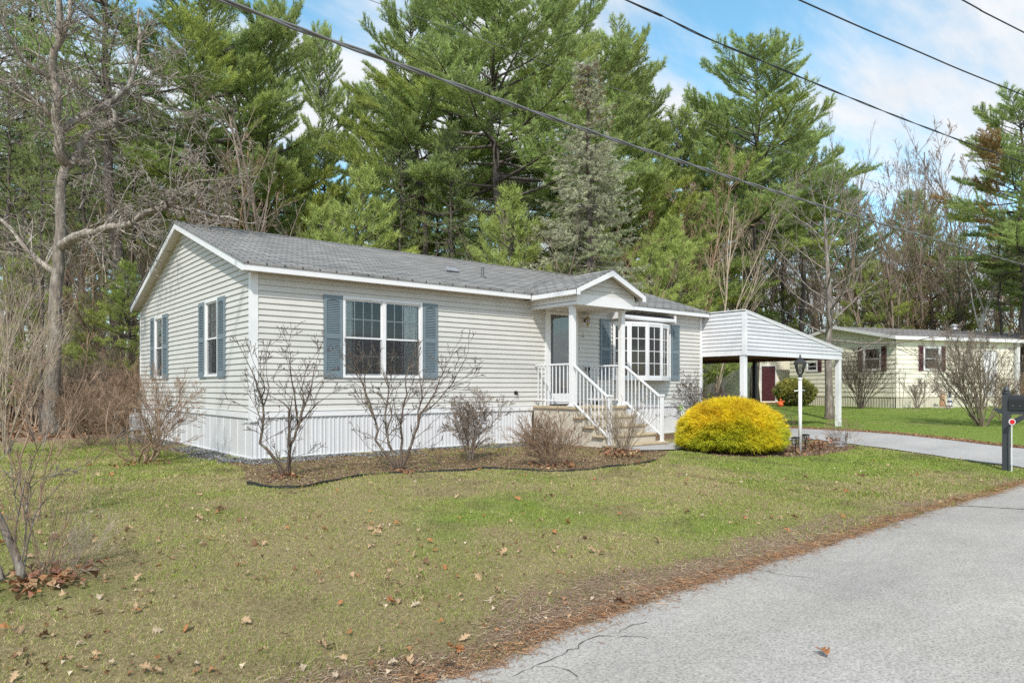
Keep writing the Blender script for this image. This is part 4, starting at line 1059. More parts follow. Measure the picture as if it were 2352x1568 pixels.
GR = (.36, .45, .165)
protos = {}
protos['a'] = pine('white_pine', 11, 21., .44, 5.2, GR, dens=.85)
protos['b'] = pine('white_pine', 12, 21., .50, 4.4, (.34, .43, .16), dens=.85)
protos['c'] = pine('white_pine', 13, 18., .30, 4.9, (.38, .46, .165), dens=.9)
protos['d'] = pine('white_pine', 14, 22., .50, 3.4, (.31, .39, .145), power=.5, dens=.62, dead=60, K=9)
protos['e'] = pine('young_pine', 15, 6.5, .12, 2.3, (.40, .47, .15), tuft=.16, wid=.02, whorl=.42, dead=6, power=.8)
protos['f'] = pine('white_pine', 16, 21., .55, 3.0, (.29, .35, .145), dens=.42, dead=90, K=8, wid=.035, tuft=.24)
used = {}
def put(k, px, Z, top=None, h=None, label=None, group=None, rz=None, wide=1., tilt=(0, 0)):
    proto, ph = protos[k]; x, y, z = cf(px, Z)
    H = h if h else (HY - top) / F * Z + CAM[2] - z
    s = H / ph; rz = random.uniform(0, 6.28) if rz is None else rz
    if k not in used:
        used[k] = 1; proto.location = (x, y, z); proto.rotation_euler = (tilt[0], tilt[1], rz); proto.scale = (s * wide, s * wide, s); o = proto
        o['label'] = label; 
        if group: o['group'] = group
        elif 'group' in o: del o['group']
        late.append((o, label, group))
        return o
    o = dup(proto, (x, y, z), rz, (s * wide, s * wide, s), label, group, tilt); late.append((o, label, group)); return o
late = []
WOODS = 'tall pines in the woods behind the house'
# the pines one can tell apart: proto, column, distance, row of the top, label
put('a', 1141, 27, -110, label='tallest green pine behind the middle of the house roof, its top out of the picture', wide=1.05)
put('d', 265, 22.5, -300, label='thick dark pine trunk behind the bare oak, crown above the picture', wide=1.)
put('a', 465, 25, -120, label='dense pine with hanging green boughs left of the sky gap above the gable', wide=.82)
put('c', 612, 27.5, 15, label='bright green pine at the left edge of the blue sky gap', wide=.76)
put('c', 745, 33, 92, label='small pointed pine standing alone in the sky gap left of the tallest pine', wide=.5)
put('b', 965, 28.5, 20, label='pine with a bare double trunk just left of the tallest pine', wide=.8)
put('b', 1045, 32, -60, label='tall pine close behind the left side of the tallest pine', wide=.8)
put('a', 1295, 31, 8, label='pine with loose upper twigs right of the tallest pine', wide=.85)
put('c', 1405, 34, 85, label='pine whose right boughs reach out behind the grey spruce', wide=.9)
put('c', 1475, 37, 215, label='broad low pine right behind the grey spruce', wide=.95)
put('a', 1735, 36, 112, label='round topped pine standing alone against the clouds above the carport', wide=1.05)
put('b', 1845, 41, 262, label='smaller pine leaning on the right side of the round topped pine', wide=.8)
put('c', 1575, 36, 275, label='olive green pine between the grey spruce and the round topped pine', wide=.95)
put('b', 1655, 40, 262, label='narrow pine left of the round topped pine')
put('a', 2350, 34, 232, label='large pine with rusty dead patches at the right edge above the neighbouring house', wide=1.05)
put('c', 2450, 36, 300, label='pine behind the rusty patched pine at the right edge')
put('c', 2095, 60, 455, label='small distant pine low in the sky gap beside the rusty patched pine', wide=.8)
put('b', 1950, 50, 440, label='low dark pine behind the bare maple', wide=.9)
put('d', 40, 27, -120, label='pine at the far left edge behind the oak', wide=1.1)
put('d', -40, 26, -120, label='pine whose boughs enter at the top left corner', wide=1.1)
put('b', 160, 36, 330, label='pine seen through the upper branches of the oak', wide=1.15)
put('c', 350, 35, 330, label='pine between the thick dark trunk and the dense pine')
put('c', 540, 34, 120, label='pine filling in behind the bright green pine', wide=.95)
put('c', 865, 33, 215, label='pine at the left foot of the tallest pine group', wide=.85)
for px, Z, top, lb in ((1152, 23.5, 452, 'young light green pine just above the roof ridge'), (830, 24.5, 425, 'yellowish young pine above the roof near the roof middle'), (760, 23, 500, 'low yellow green young pine behind the left half of the roof'),
        (1560, 29, 520, 'young pine behind the right end of the house roof'), (1715, 46, 560, 'small green pine under the bare multi stem tree'), (1490, 26, 560, 'young pine at the right foot of the grey spruce'),
        (305, 21, 620, 'young pine beside the left gable of the house'), (215, 23, 690, 'low green young pine behind the bare hedge'), (70, 24, 560, 'young pine between trunks at the left edge'), (2000, 46, 620, 'small green pine behind the neighbouring roof ridge'), (2150, 48, 520, 'brownish green young pine above the neighbouring roof')):
    put('e', px, Z, top, label=lb, wide=random.uniform(.9, 1.15))
# the woods behind: row upon row
WL = 'tall straight pine in the dense woods behind the other trees'
rw = random.Random(99)
spots = []
for Z0, Z1, n in ((31, 38, 9), (38, 48, 13), (48, 66, 17), (66, 90, 16)):
    for i in range(n):
        px = -160 + (2650) * (i + rw.uniform(.1, .9)) / n; Z = rw.uniform(Z0, Z1)
        x, y, z = cf(px, Z)
        SKX = [-200, 0, 600, 700, 760, 850, 1350, 1480, 1560, 1640, 1900, 1960, 2060, 2110, 2180, 2352, 2600]; SKY_ = [150, 330, 330, 430, 450, 380, 330, 400, 470, 440, 430, 500, 580, 620, 580, 450, 400]; top = float(np.interp(px, SKX, SKY_)) + rw.uniform(0, 150)
        if 26 < x < 45 and -5 < y < 16: continue
        if px > 1450 and rw.random() < .45: continue
        put(rw.choice('dffbd' if Z < 60 else 'ffd'), px, Z, top=top, label=WL, group=WOODS, wide=rw.uniform(1.0, 1.35))
for px, Z in ((20, 24), (48, 30), (95, 19.5), (128, 34), (150, 27), (192, 25), (238, 36), (285, 30), (320, 26), (5, 33), (75, 38), (175, 42), (300, 42), (1210, 29), (1037, 26), (927, 27), (1000, 35), (1100, 38), (1260, 36), (700, 34), (790, 36), (2290, 36), (2200, 42), (2370, 33), (1615, 42), (1880, 50), (1800, 44)):
    put('f' if px > 400 else rw.choice('fd'), px, Z, top=float(np.interp(px, SKX, SKY_)) - rw.uniform(-40, 60 if px > 400 else 200), label='slim dark pine trunk with dead side twigs at the edge of the woods', group='slim pine trunks at the edge of the woods', wide=.45 if px == 95 else .75)

def rusty():
    o = next(o for o, l, g_ in late if l and l.startswith('large pine with rusty'))
    for c_ in o.children:
        if c_.name.startswith('crown'):
            me = c_.data.copy(); c_.data = me; n = len(me.vertices); co = np.empty(n * 3, np.float32); me.vertices.foreach_get('co', co); co = co.reshape(-1, 3)
            a = me.color_attributes['col']; k = np.empty(n * 4, np.float32); a.data.foreach_get('color', k); k = k.reshape(-1, 4)
            tri = co.reshape(-1, 3, 3).mean(1); m_ = np.repeat(vnoise(tri[:, 0] + tri[:, 2], tri[:, 1] - tri[:, 2] * .6, .55, 91) > .735, 3); k[m_, :3] = k[m_, :3] * .3 + np.array([.34, .17, .09]); a.data.foreach_set('color', k.ravel())
rusty()
# grey green spruce behind the porch
def spruce(seed, h, rb):
    rs = random.Random(seed); nr = np.random.default_rng(seed)
    root = thing('grey_spruce', 'grey green old spruce rising behind the porch roof', 'tree'); segs = []; TP = []; TD = []
    MB().tube([(0, 0, -.3), (.05, 0, h * .4), (0, .04, h * .8), (0, 0, h)], [.19, .14, .05, .012], 10).build('trunk', M['pinebark'], root, True)
    z = .8
    while z < h - .15:
        t = z / h; L0 = rb * (1 - t) ** .85 + .22
        for k in range(rs.randint(6, 9)):
            az = rs.uniform(0, 6.28); L = L0 * rs.uniform(.55, 1.2); o = Vector((math.cos(az), math.sin(az), 0))
            d = (o + Vector((0, 0, .5 * t - .12))).normalized(); p = Vector((0, 0, z)); m = 5; P_ = [p]
            for i in range(m):
                d = (d + Vector((rs.gauss(0, .05), rs.gauss(0, .05), -.10 + .07 * i))).normalized(); p = p + d * (L / m); P_.append(p)
                segs.append((P_[-2], P_[-1], .016 * (1 - i / m) + .004, .016 * (1 - (i + 1) / m) + .004))
            for s in range(int(L * 8) + 3):
                f = .2 + .8 * rs.random(); fi = min(m - 1, int(f * m)); b = P_[fi].lerp(P_[fi + 1], f * m - fi); dd = (P_[fi + 1] - P_[fi]).normalized()
                side = dd.cross(Vector((0, 0, 1))).normalized() * rs.choice((-1, 1)); td = (dd * .6 + side * rs.uniform(.3, 1) + Vector((0, 0, rs.uniform(-.55, .1)))).normalized(); tl = (.14 + .3 * (1 - f) * L) * rs.uniform(.6, 1.2)
                segs.append((b, b + td * tl, .005, .003))
                for w in range(max(2, int(tl / .07))):
                    if rs.random() < .8: TP.append(b + td * tl * (w + 1) / max(2, int(tl / .07))); TD.append(td)
        z += rs.uniform(.18, .3)
    link('branches', seg_mesh('branches', segs), M['bark'], root)
    P = np.array([tuple(v) for v in TP]); D = np.array([tuple(v) for v in TD])
    col = needle_cols(nr, P, (.52, .53, .37), vary=.35, patch=.8, alt=(.72, .8, .6))
    rust = (P[:, 2] > h * .8) & (nr.random(len(P)) < .3); col[rust] = (.25, .15, .09)
    link('crown', needle_mesh('crown', P, D, 8, .085, .02, col, spread=.6, up=0, pj=.02, nr=nr, cj=.3), M['needles'], root)
    return root
sp = spruce(5, 11.9, 2.9); x, y, z = cf(1352, 23); sp.location = (x, y, z)

# ---- the big bare oak at the left: limbs follow the real ones
def oak():
    rs = random.Random(21); segs = []; base = at(115, 1003); Z0 = 17.35
    root = thing('oak_tree', 'large bare oak with a long low limb reaching toward the gable', 'tree', base)
    def P(px, py, dz=0): return Vector(cf(px, Z0 + dz, py))
    def limb(pts, r0, r1, nm, lev=1, nmul=1., first=.05):
        v = [P(*p) for p in pts]; out = [v[0]]
        for a, b in zip(v[:-1], v[1:]):
            k = max(1, int((b - a).length / .25))
            for s in range(1, k + 1):
                q = a.lerp(b, s / k)
                out.append(q + (Vector((rs.gauss(0, .022), rs.gauss(0, .022), rs.gauss(0, .022))) if s < k else Vector()))
        n = len(out) - 1; rad = [(.66 if not nm else 1.0) * (r0 + (r1 - r0) * (i / n) ** .8) for i in range(n + 1)]
        dirs = [(out[min(i + 1, n)] - out[max(i - 1, 0)]).normalized() for i in range(n + 1)]
        nm.append((out, rad))
        T = dict(TREE, nch=(0, 1, 5, 4), ratio=.5, ang=55, jit=.17, up=(.02, .03, .03, .0), rmin=.006, seg=(.4, .3, .2, .14))
        L = sum((a - b).length for a, b in zip(out[:-1], out[1:]))
        for _ in range(int(L * 7.5 * nmul)):
            t = first + (1 - first) * rs.random(); i = min(n - 1, int(t * n)); q = out[i]; dd = rot_off(rs, dirs[i], math.radians(rs.uniform(35, 75)))
            branch(rs, q, dd, rs.uniform(.5, 1.5) * (1.2 - .4 * t), min(rad[i] * .5, .026) * rs.uniform(.6, 1), 2, T, segs)
        return out, rad
    main = []
    T_ = [([(115, 1012), (118, 930), (124, 830), (128, 740), (130, 640), (134, 580), (140, 540), (138, 465), (143, 410), (152, 378)], .30, .155),
          ([(152, 378, 0), (134, 344, -.2), (131, 286, -.3), (134, 229, -.5), (122, 179, -.4), (124, 118, -.6), (140, 93, -.6), (138, 36, -.8), (132, -40, -1)], .13, .06),
          ([(150, 385, 0), (165, 372, .1), (179, 355, .2), (186, 330, .3), (222, 294, .5), (265, 276, .6), (262, 260, .6), (248, 245, .6), (205, 220, .5), (160, 185, .3), (110, 140, 0), (60, 110, -.3)], .115, .02),
          ([(143, 300, -.2), (170, 276, .1), (215, 254, .4), (261, 229, .7), (297, 197, 1.0), (311, 154, 1.1), (318, 100, 1.3), (319, 18, 1.5)], .09, .02),
          ([(297, 200, 1.0), (318, 192, 1.2), (370, 196, 1.5), (410, 165, 1.8)], .04, .012), ([(286, 208, .9), (337, 236, 1.2), (394, 247, 1.6), (455, 276, 2.0)], .042, .012),
          ([(138, 566, 0), (170, 545, -.3), (229, 528, -.8), (270, 520, -1.1), (304, 513, -1.3), (333, 489, -1.5), (387, 473, -1.9), (448, 482, -2.2), (501, 498, -2.5), (548, 506, -2.8)], .13, .022),
          ([(387, 473, -1.9), (412, 437, -2.2), (458, 415, -2.5), (519, 412, -2.8)], .045, .012), ([(304, 513, -1.3), (330, 545, -1.5), (360, 570, -1.8)], .03, .012),
          ([(130, 280, -.3), (100, 248, -.5), (72, 226, -.6), (36, 200, -.8), (0, 183, -1), (-60, 175, -1.3)], .07, .02),
          ([(122, 185, -.4), (85, 160, -.7), (54, 143, -.9), (18, 80, -1.2), (0, 20, -1.4)], .045, .02),
          ([(124, 625, 0), (90, 600, .3), (58, 568, .6), (20, 520, .9), (-40, 470, 1.2)], .08, .03),
          ([(134, 110, -.6), (155, 60, -.5), (160, 0, -.3), (150, -60, 0)], .05, .03), ([(186, 330, .3), (215, 345, .2), (222, 380, 0), (205, 440, -.3)], .03, .008)]
    for k, (pts, r0, r1) in enumerate(T_):
        limb(pts, r0, r1, main, nmul=0 if k == 0 else 1.25 if k > 4 else .9)
    tr = MB(); tr.tube(*main[0], 14); tr.build('trunk', M['bark'], root, True)
    lm = MB()
    for pts, rad in main[1:]: lm.tube(pts, rad, 9)
    lm.build('limbs', M['oakbark'], root, True)
    link('twigs', seg_mesh('twigs', segs), M['oakbark'], root)
oak()

def tree(name, label, loc, seed, h, r, T, m='bark', lean=(0, 0, 1), group=None, nstem=1, spread=.2, cat='tree', parts=('trunk', 'twigs'), cut=.012):
    """bare tree: thick wood and thin twigs as its parts"""
    rs = random.Random(seed); segs = []; root = thing(name, label, cat, (0, 0, 0), 0, group)
    for s in range(nstem):
        az = rs.uniform(0, 6.28) if nstem > 1 else 0; sp_ = spread * rs.uniform(.4, 1.2) if nstem > 1 else 0
        d = (Vector(lean) + Vector((math.cos(az), math.sin(az), 0)) * sp_).normalized()
        branch(rs, (rs.gauss(0, .04) if nstem > 1 else 0, rs.gauss(0, .04) if nstem > 1 else 0, -.12), d, h * rs.uniform(.8, 1.08), r * (1 if nstem == 1 else rs.uniform(.6, 1)), 0, T, segs)
    a = [q for q in segs if q[2] >= cut]; b = [q for q in segs if q[2] < cut]
    if a: link(parts[0], seg_mesh(parts[0], a), M[m], root)
    if b: link(parts[1], seg_mesh(parts[1], b), M[m], root)
    root.location = loc
    return root
# maple in front of the neighbouring house
mp = at(1905, 962)
def maple():
    rs = random.Random(4); segs = []; root = thing('maple_tree', 'bare maple with smooth grey trunk behind the carport posts', 'tree', (0, 0, 0))
    T = dict(TREE, nch=(0, 4, 4, 2), ratio=.5, ang=38, jit=.1, up=(.0, .06, .05, .04), rmin=.005)
    pts = [Vector(p) for p in ((0, 0, -.2), (0, 0, .25), (.02, .03, 1.2), (-.02, .05, 2.4), (.03, 0, 3.6), (.0, .05, 5.0), (-.05, .1, 6.4), (.0, .2, 7.8))]
    rad = [.22, .15, .125, .12, .105, .085, .055, .02]
    MB().tube(pts, rad, 12).build('trunk', M['bark'], root, True)
    dirs = [Vector((0, 0, 1))] * len(pts)
    for k in range(27):
        z = 2.1 + 5.4 * ((k + rs.random()) / 27) ** .9; i = max(1, min(len(pts) - 2, next(j for j in range(len(pts)) if pts[j].z > z) - 1)); f = (z - pts[i].z) / (pts[i + 1].z - pts[i].z)
        q = pts[i].lerp(pts[i + 1], f); az = k * 2.4 + rs.uniform(-.4, .4); el = R(12 + 48 * (z - 2) / 6 + rs.gauss(0, 8)); L = (4.0 - .34 * (z - 2)) * rs.uniform(.75, 1.15)
        if z < 2.8: el = R(-2); L *= .8
        branch(rs, q, (math.cos(az) * math.cos(el), math.sin(az) * math.cos(el), math.sin(el)), L, rad[i] * .3, 1, T, segs)
    link('limbs', seg_mesh('limbs', segs), M['bark'], root); root.location = mp
maple()
FINE = dict(TREE, nch=(10, 7, 5), ratio=.42, ang=28, jit=.06, up=(.0, .07, .05, .03), rmin=.004, first=.25)
mt = cf(1640, 27.5); tree('multi_stem_tree', 'pale bare multi stemmed tree leaning right behind the house roof', mt, 31, 8.6, .06, dict(FINE, ang=22, nch=(9, 7, 5), first=.4), 'paletwig', lean=(.20, -.10, 1), nstem=3, spread=.22)
tree('bare_tree', 'bare tree with fine brown twigs rising above the carport roof', cf(1762, 43.5), 32, 14.5, .12, dict(FINE, first=.55, nch=(12, 9, 6)), 'twig', nstem=2, spread=.12)
tree('bare_tree', 'pair of grey bare stems left of the yellowish young pine', cf(590, 22.5), 33, 10.6, .075, dict(FINE, first=.12, ang=40, jit=.035, nch=(18, 6, 5), ratio=.3), 'twig')
tree('bare_tree', 'bare grey tree right beside the pair of grey stems', cf(628, 22), 34, 9.8, .07, dict(FINE, first=.12, ang=40, jit=.035, nch=(18, 6, 5), ratio=.3), 'twig')
tree('bare_tree', 'bare brown tree behind the long oak limb', cf(440, 21.5), 35, 7.6, .05, dict(FINE, first=.1, ang=44, jit=.05, nch=(14, 6, 5), ratio=.34), 'twig', nstem=2, spread=.15)
tree('bare_tree', 'slender bare tree with upright twigs against the sky right of the maple', cf(2010, 45), 36, 15.5, .10, dict(FINE, first=.35, ang=30), 'twig', nstem=2, spread=.25)
tree('bare_tree', 'thin bare tree at the right side of the sky gap', cf(2090, 46), 37, 15., .10, dict(FINE, first=.35), 'twig', nstem=2, spread=.3)
tree('bare_tree', 'low bare tree behind the neighbouring roof below the sky gap', cf(2150, 48), 38, 11., .11, dict(FINE, ang=45), 'redtwig', nstem=3, spread=.35)
bt = [tree('bare_tree', 'x', (0, 0, 0), 140 + k, 12., .075, dict(FINE, first=.22, nch=(18, 8, 5), ang=32, jit=.05, ratio=.36, rmin=.008), m_, nstem=2, spread=.13) for k, m_ in enumerate(('paletwig', 'twig', 'redtwig'))]
rt_ = random.Random(17); fb = set()
for px in (1440, 1500, 1540, 1590, 1625, 1675, 1700, 1745, 1790, 1820, 1860, 1905, 1940, 1985, 2030, 2060, 2120, 2160, 2190, 2235, 2280, 2320, 2370, 330, 385, 500, 545, 700, 20, 90):
    Z = rt_.uniform(43.5, 52) if px > 1600 else (rt_.uniform(30, 40) if px > 1400 else rt_.uniform(23, 30)); x, y, z = cf(px, Z); k = rt_.randrange(3)
    sc_ = ((HY - rt_.uniform(330, 520)) / F * Z + CAM[2]) / 12.; lb, gp = 'slender bare hardwood with fine grey brown twigs among the pines', 'bare hardwoods among the pines'
    if k not in fb: fb.add(k); o = bt[k]; o.location = (x, y, z); o.scale = (sc_,) * 3; o['label'] = lb; o['group'] = gp
    else: dup(bt[k], (x, y, z), rt_.uniform(0, 6.28), sc_, lb, gp)
bl = cf(2251, 37.5)
def birch():
    rs = random.Random(8); segs = []; root = thing('birch_tree', 'white birch leaning right behind the neighbouring roof', 'tree', (0, 0, 0))
    T = dict(FINE, nch=(0, 4, 3), ratio=.4, ang=35)
    V_ = lambda px, py, dz=0: Vector(cf(px, 37.5 + dz, py)) - Vector(bl)
    for pts, r in (([(2251, 930), (2251, 760), (2262, 718), (2288, 656), (2317, 612), (2352, 560), (2390, 470)], .11), ([(2262, 720), (2245, 670), (2220, 623), (2215, 560)], .05), ([(2251, 762), (2240, 720), (2233, 690), (2228, 650)], .05), ([(2285, 665), (2270, 640), (2262, 612)], .03)):
        v = [V_(*p) for p in pts]; n = len(v); rad = [r * (1 - .6 * i / n) for i in range(n)]
        MB().tube(v, rad, 10).build('trunk', M['birch'], root, True)
        L = sum((a - b).length for a, b in zip(v[:-1], v[1:]))
        for _ in range(int(L * 2)):
            t = rs.uniform(.3, 1) * (n - 1); i = min(n - 2, int(t)); q = v[i].lerp(v[i + 1], t - i)
            branch(rs, q, rot_off(rs, (v[i + 1] - v[i]), .7), rs.uniform(.5, 1.6), .015, 1, T, segs)
    link('twigs', seg_mesh('twigs', segs), M['twig'], root); root.location = bl
birch()
# thin brush at the edge of the woods
BR = dict(TREE, nch=(7, 4, 3), ratio=.5, ang=35, jit=.09, up=(.0, .05, .04), rmin=.004, first=.2, seg=(.5, .35, .25))
brush = [tree('sapling', 'x', (0, 0, 0), 60 + k, 4.2, .032, BR, m, nstem=5, spread=.4, cat='bare bush', parts=('stems', 'twigs')) for k, m in enumerate(('twig', 'redtwig', 'bark', 'paletwig'))]
first_b = set()
rb2 = random.Random(3)
for i in range(74):
    if i < 46: px = 1420 + 1000 * rb2.random(); Z = rb2.uniform(28, 40) if px < 1560 else rb2.uniform(46, 55)
    elif i < 60: px = -60 + 430 * rb2.random(); Z = rb2.uniform(20.5, 31)
    else: px = 380 + 1050 * rb2.random(); Z = rb2.uniform(22, 30)
    x, y, z = cf(px, Z)
    if 26 < x < 46 and -6 < y < 18 : 
        Z = rb2.uniform(46, 54); x, y, z = cf(px, Z)
    k = rb2.choice((0, 1, 1, 2, 3)); s = rb2.uniform(.8, 1.5) * (1.35 if Z > 44 else 1)
    lb, gp = 'thin bare leafless sapling at the edge of the woods', 'bare saplings at the edge of the woods'
    if k not in first_b:
        first_b.add(k); o = brush[k]; o.location = (x, y, z); o.scale = (s, s, s); o['label'] = lb; o['group'] = gp
    else: dup(brush[k], (x, y, z), rb2.uniform(0, 6.28), s, lb, gp)

# ================================================================== SHRUBS
def V3(px, py, Z): return Vector(cf(px, Z, py))
def shrub_paths(name, label, px, py, stems, seed, m, nmul=3., T=None, twigL=(.25, .6), r_scale=1., depth=.35):
    """shrub whose main stems follow given outlines; twigs grow off them"""
    rs = random.Random(seed); base = at(px, py); d = ((base[0] - CAM[0]) * D2[1] + (base[1] - CAM[1]) * D1[1])
    root = thing(name, label, 'shrub', base); segs = []; tub = MB()
    T = T or dict(TREE, nch=(0, 3, 3), ratio=.55, ang=42, jit=.14, up=(.03, .06, .05), rmin=.0036, first=.2, seg=(.2, .12, .08))
    for pts, r0, r1 in stems:
        dz = 0; v = []
        drift = rs.uniform(-depth, depth)
        for i, p in enumerate(pts): v.append(V3(p[0], p[1], d + drift * i / len(pts)))
        out = [v[0]]
        for a, b in zip(v[:-1], v[1:]):
            k = max(1, int((b - a).length / .09))
            for s in range(1, k + 1): out.append(a.lerp(b, s / k) + (Vector((rs.gauss(0, .006), rs.gauss(0, .006), rs.gauss(0, .006))) if s < k else Vector()))
        n = len(out) - 1; rad = [1.25 * (r0 + (r1 - r0) * i / n) for i in range(n + 1)]; tub.tube(out, rad, 7)
        L = sum((a - b).length for a, b in zip(out[:-1], out[1:]))
        for _ in range(int(L * nmul)):
            t = .3 + .7 * rs.random(); i = min(n - 1, int(t * n)); dd = rot_off(rs, out[i + 1] - out[i], R(rs.uniform(25, 60)))
            branch(rs, out[i], dd, rs.uniform(*twigL), min(.006, rad[i] * .5), 1, T, segs)
        branch(rs, out[-1], out[-1] - out[-2], twigL[1] * .8, r1, 1, T, segs)
    tub.build('stems', M[m], root, True)
    link('twigs', seg_mesh('twigs', segs, .01), M[m], root)
    return root
shrub_paths('lilac_shrub', 'tall crooked bare shrub nearest the house corner', 655, 1092, [
    ([(652, 1100), (648, 1085), (628, 1050), (612, 1030), (597, 1018), (602, 990), (606, 960), (604, 930), (598, 905), (586, 870), (575, 845)], .022, .006),
    ([(604, 935), (612, 915), (618, 890), (612, 860)], .009, .004), ([(600, 915), (608, 895), (605, 875), (590, 850)], .008, .004),
    ([(660, 1098), (662, 1060), (662, 1020), (664, 990), (662, 965), (664, 940), (652, 925), (632, 915)], .019, .005), ([(663, 960), (668, 935), (672, 910)], .009, .004),
    ([(662, 1098), (664, 1060), (668, 1020), (680, 990), (690, 965), (700, 930), (712, 900), (718, 870), (722, 845)], .021, .005),
    ([(684, 975), (680, 940), (676, 900), (668, 860), (662, 820)], .012, .004), ([(690, 968), (710, 945), (730, 925), (745, 915)], .01, .004), ([(700, 930), (690, 900), (700, 860)], .008, .004),
    ([(658, 1095), (640, 1060), (632, 1040)], .004, .002), ([(662, 1095), (672, 1050), (682, 1020)], .004, .002)], 41, 'darktwig', 5.5)
shrub_paths('bare_shrub', 'bare forked shrub in front of the wide two part window', 920, 1080, [
    ([(915, 1080), (900, 1060), (880, 1035), (862, 1010), (868, 990), (862, 965), (850, 940), (842, 915), (836, 890), (826, 862)], .021, .006), ([(862, 965), (850, 925), (840, 900), (838, 870)], .01, .004),
    ([(917, 1080), (905, 1050), (893, 1020), (888, 990), (885, 950), (890, 920), (892, 890), (880, 855)], .02, .005), ([(888, 990), (900, 955), (895, 925), (870, 905), (850, 895)], .01, .004),
    ([(920, 1080), (922, 1050), (924, 1010), (920, 975), (925, 940), (935, 905), (930, 870), (940, 840)], .018, .005), ([(922, 975), (908, 950), (905, 920)], .009, .004),
    ([(923, 1080), (935, 1050), (948, 1010), (960, 980), (965, 950), (985, 925), (1000, 900), (1010, 870), (1025, 840)], .021, .005), ([(960, 980), (960, 945), (970, 910), (965, 870), (960, 835)], .011, .004), ([(965, 950), (990, 935), (1010, 915), (1040, 880), (1060, 840)], .008, .003),
    ([(925, 1080), (950, 1040), (975, 1020)], .005, .002), ([(916, 1080), (880, 1055), (860, 1040)], .005, .002)], 42, 'darktwig', 6.)
DENSE = dict(TREE, nch=(7, 4, 3), ratio=.5, ang=40, jit=.13, up=(.04, .05, .04), rmin=.0028, first=.25, seg=(.14, .1, .07))
tree('dense_shrub', 'round twiggy shrub with many fine stems left of the stoop', at(1080, 1056), 43, 1.05, .014, dict(DENSE, nch=(9, 7, 4), ang=38), 'twig', nstem=13, spread=.52, cat='shrub', parts=('stems', 'twigs'), cut=.006)
tree('dense_shrub', 'dense brown vase shaped shrub in front of the stoop', at(1270, 1068), 44, .88, .007, dict(DENSE, nch=(7, 5), ang=30), 'redtwig', nstem=42, spread=.75, cat='shrub', parts=('stems', 'twigs'), cut=.005)
hy = tree('hydrangea', 'straw coloured cut back stems with dead leaves below the steps', at(1430, 1042), 45, 1.02, .0075, dict(DENSE, nch=(2, 1), ang=22, jit=.05, rmin=.004), 'paletwig', nstem=56, spread=.6, cat='shrub', parts=('stems', 'twigs'), cut=.0)
tree('bare_shrub', 'twiggy dark shrub behind the yellow bush by the carport', cf(1622, 16.9), 46, 1.45, .012, dict(DENSE, nch=(7, 5, 4)), 'darktwig', nstem=18, spread=.45, cat='shrub', parts=('stems', 'twigs'), cut=.006)
tree('bare_shrub', 'tangled leafless shrub by the far end of the gable wall', at(325, 1062), 47, 1.35, .02, dict(DENSE, nch=(9, 6, 4), jit=.17), 'redtwig', nstem=11, spread=1.15, cat='shrub', parts=('stems', 'twigs'), cut=.006)
tree('upright_shrub', 'thin upright wands growing against the gable skirting', cf(365, 12.4), 471, 1.5, .006, dict(DENSE, nch=(4, 2), ang=16, jit=.04), 'redtwig', nstem=14, spread=.38, cat='shrub', parts=('stems', 'twigs'), cut=.0, lean=(-.1, -.25, 1))
tree('bare_shrub', 'low spreading bare shrub at the lawn edge beside the woods', at(205, 1022), 48, 1.3, .014, dict(DENSE, nch=(9, 6, 4)), 'redtwig', nstem=18, spread=.85, cat='shrub', parts=('stems', 'twigs'), cut=.006)
for i, (px, Z, h) in enumerate(((175, 18.2, 1.7), (225, 18.6, 1.75), (272, 18.8, 1.85), (310, 18.5, 1.9), (140, 20.5, 1.8), (250, 20.5, 2.1), (300, 20.8, 2.2))):
    tree('hedge_bush', 'bare reddish brown bush of the overgrown hedge behind the lawn', cf(px, Z), 480 + i, h, .014, dict(DENSE, nch=(8, 5, 4), ang=32, seg=(.25, .18, .12), rmin=.003), 'redtwig' if i % 2 else 'twig', nstem=20, spread=.55, cat='bush', group='bare hedge bushes beside the woods', parts=('stems', 'twigs'), cut=.007)
tree('tall_shrub', 'tall shrub of pale arching stems at the left edge', at(8, 1045), 49, 3.0, .02, dict(DENSE, nch=(6, 3, 2), ang=22, jit=.06, up=(.01, .03, .03), rmin=.003, seg=(.35, .25, .15)), 'paletwig', nstem=11, spread=.22, cat='shrub', parts=('stems', 'twigs'), cut=.006, lean=(.08, .05, 1))
tree('tall_shrub', 'pale bare shrub behind the tall arching one at the left edge', cf(-20, 16.5), 491, 3.4, .02, dict(DENSE, nch=(6, 3, 2), ang=24, jit=.06, up=(.01, .03, .03), rmin=.003, seg=(.35, .25, .15)), 'paletwig', nstem=8, spread=.25, cat='shrub', parts=('stems', 'twigs'), cut=.006, lean=(.0, 0, 1))
tree('sapling', 'small branched sapling in the lawn before the left shrubs', at(62, 1195), 50, 1.5, .013, dict(DENSE, nch=(7, 5, 3), ang=30, up=(.01, .1, .06), seg=(.2, .14, .1)), 'redtwig', nstem=3, spread=.25, cat='sapling', parts=('stem', 'twigs'), cut=.006)
ol = at(45, 1335)
shrub_paths('old_shrub', 'old shrub stump with mossy leaning stem and thin shoots on the left lawn edge', 35, 1335, [
    ([(55, 1345), (45, 1300), (30, 1260), (12, 1220), (-5, 1180), (-30, 1120)], .026, .012), ([(10, 1345), (-5, 1300), (-20, 1250)], .02, .01), ([(40, 1338), (55, 1260), (60, 1180), (68, 1110), (90, 1050)], .006, .002), ([(48, 1338), (35, 1240), (48, 1150), (60, 1090)], .007, .003), ([(55, 1338), (62, 1250), (80, 1180), (130, 1120), (190, 1070)], .006, .002)], 51, 'bark', 1.5, twigL=(.2, .45), depth=.15)
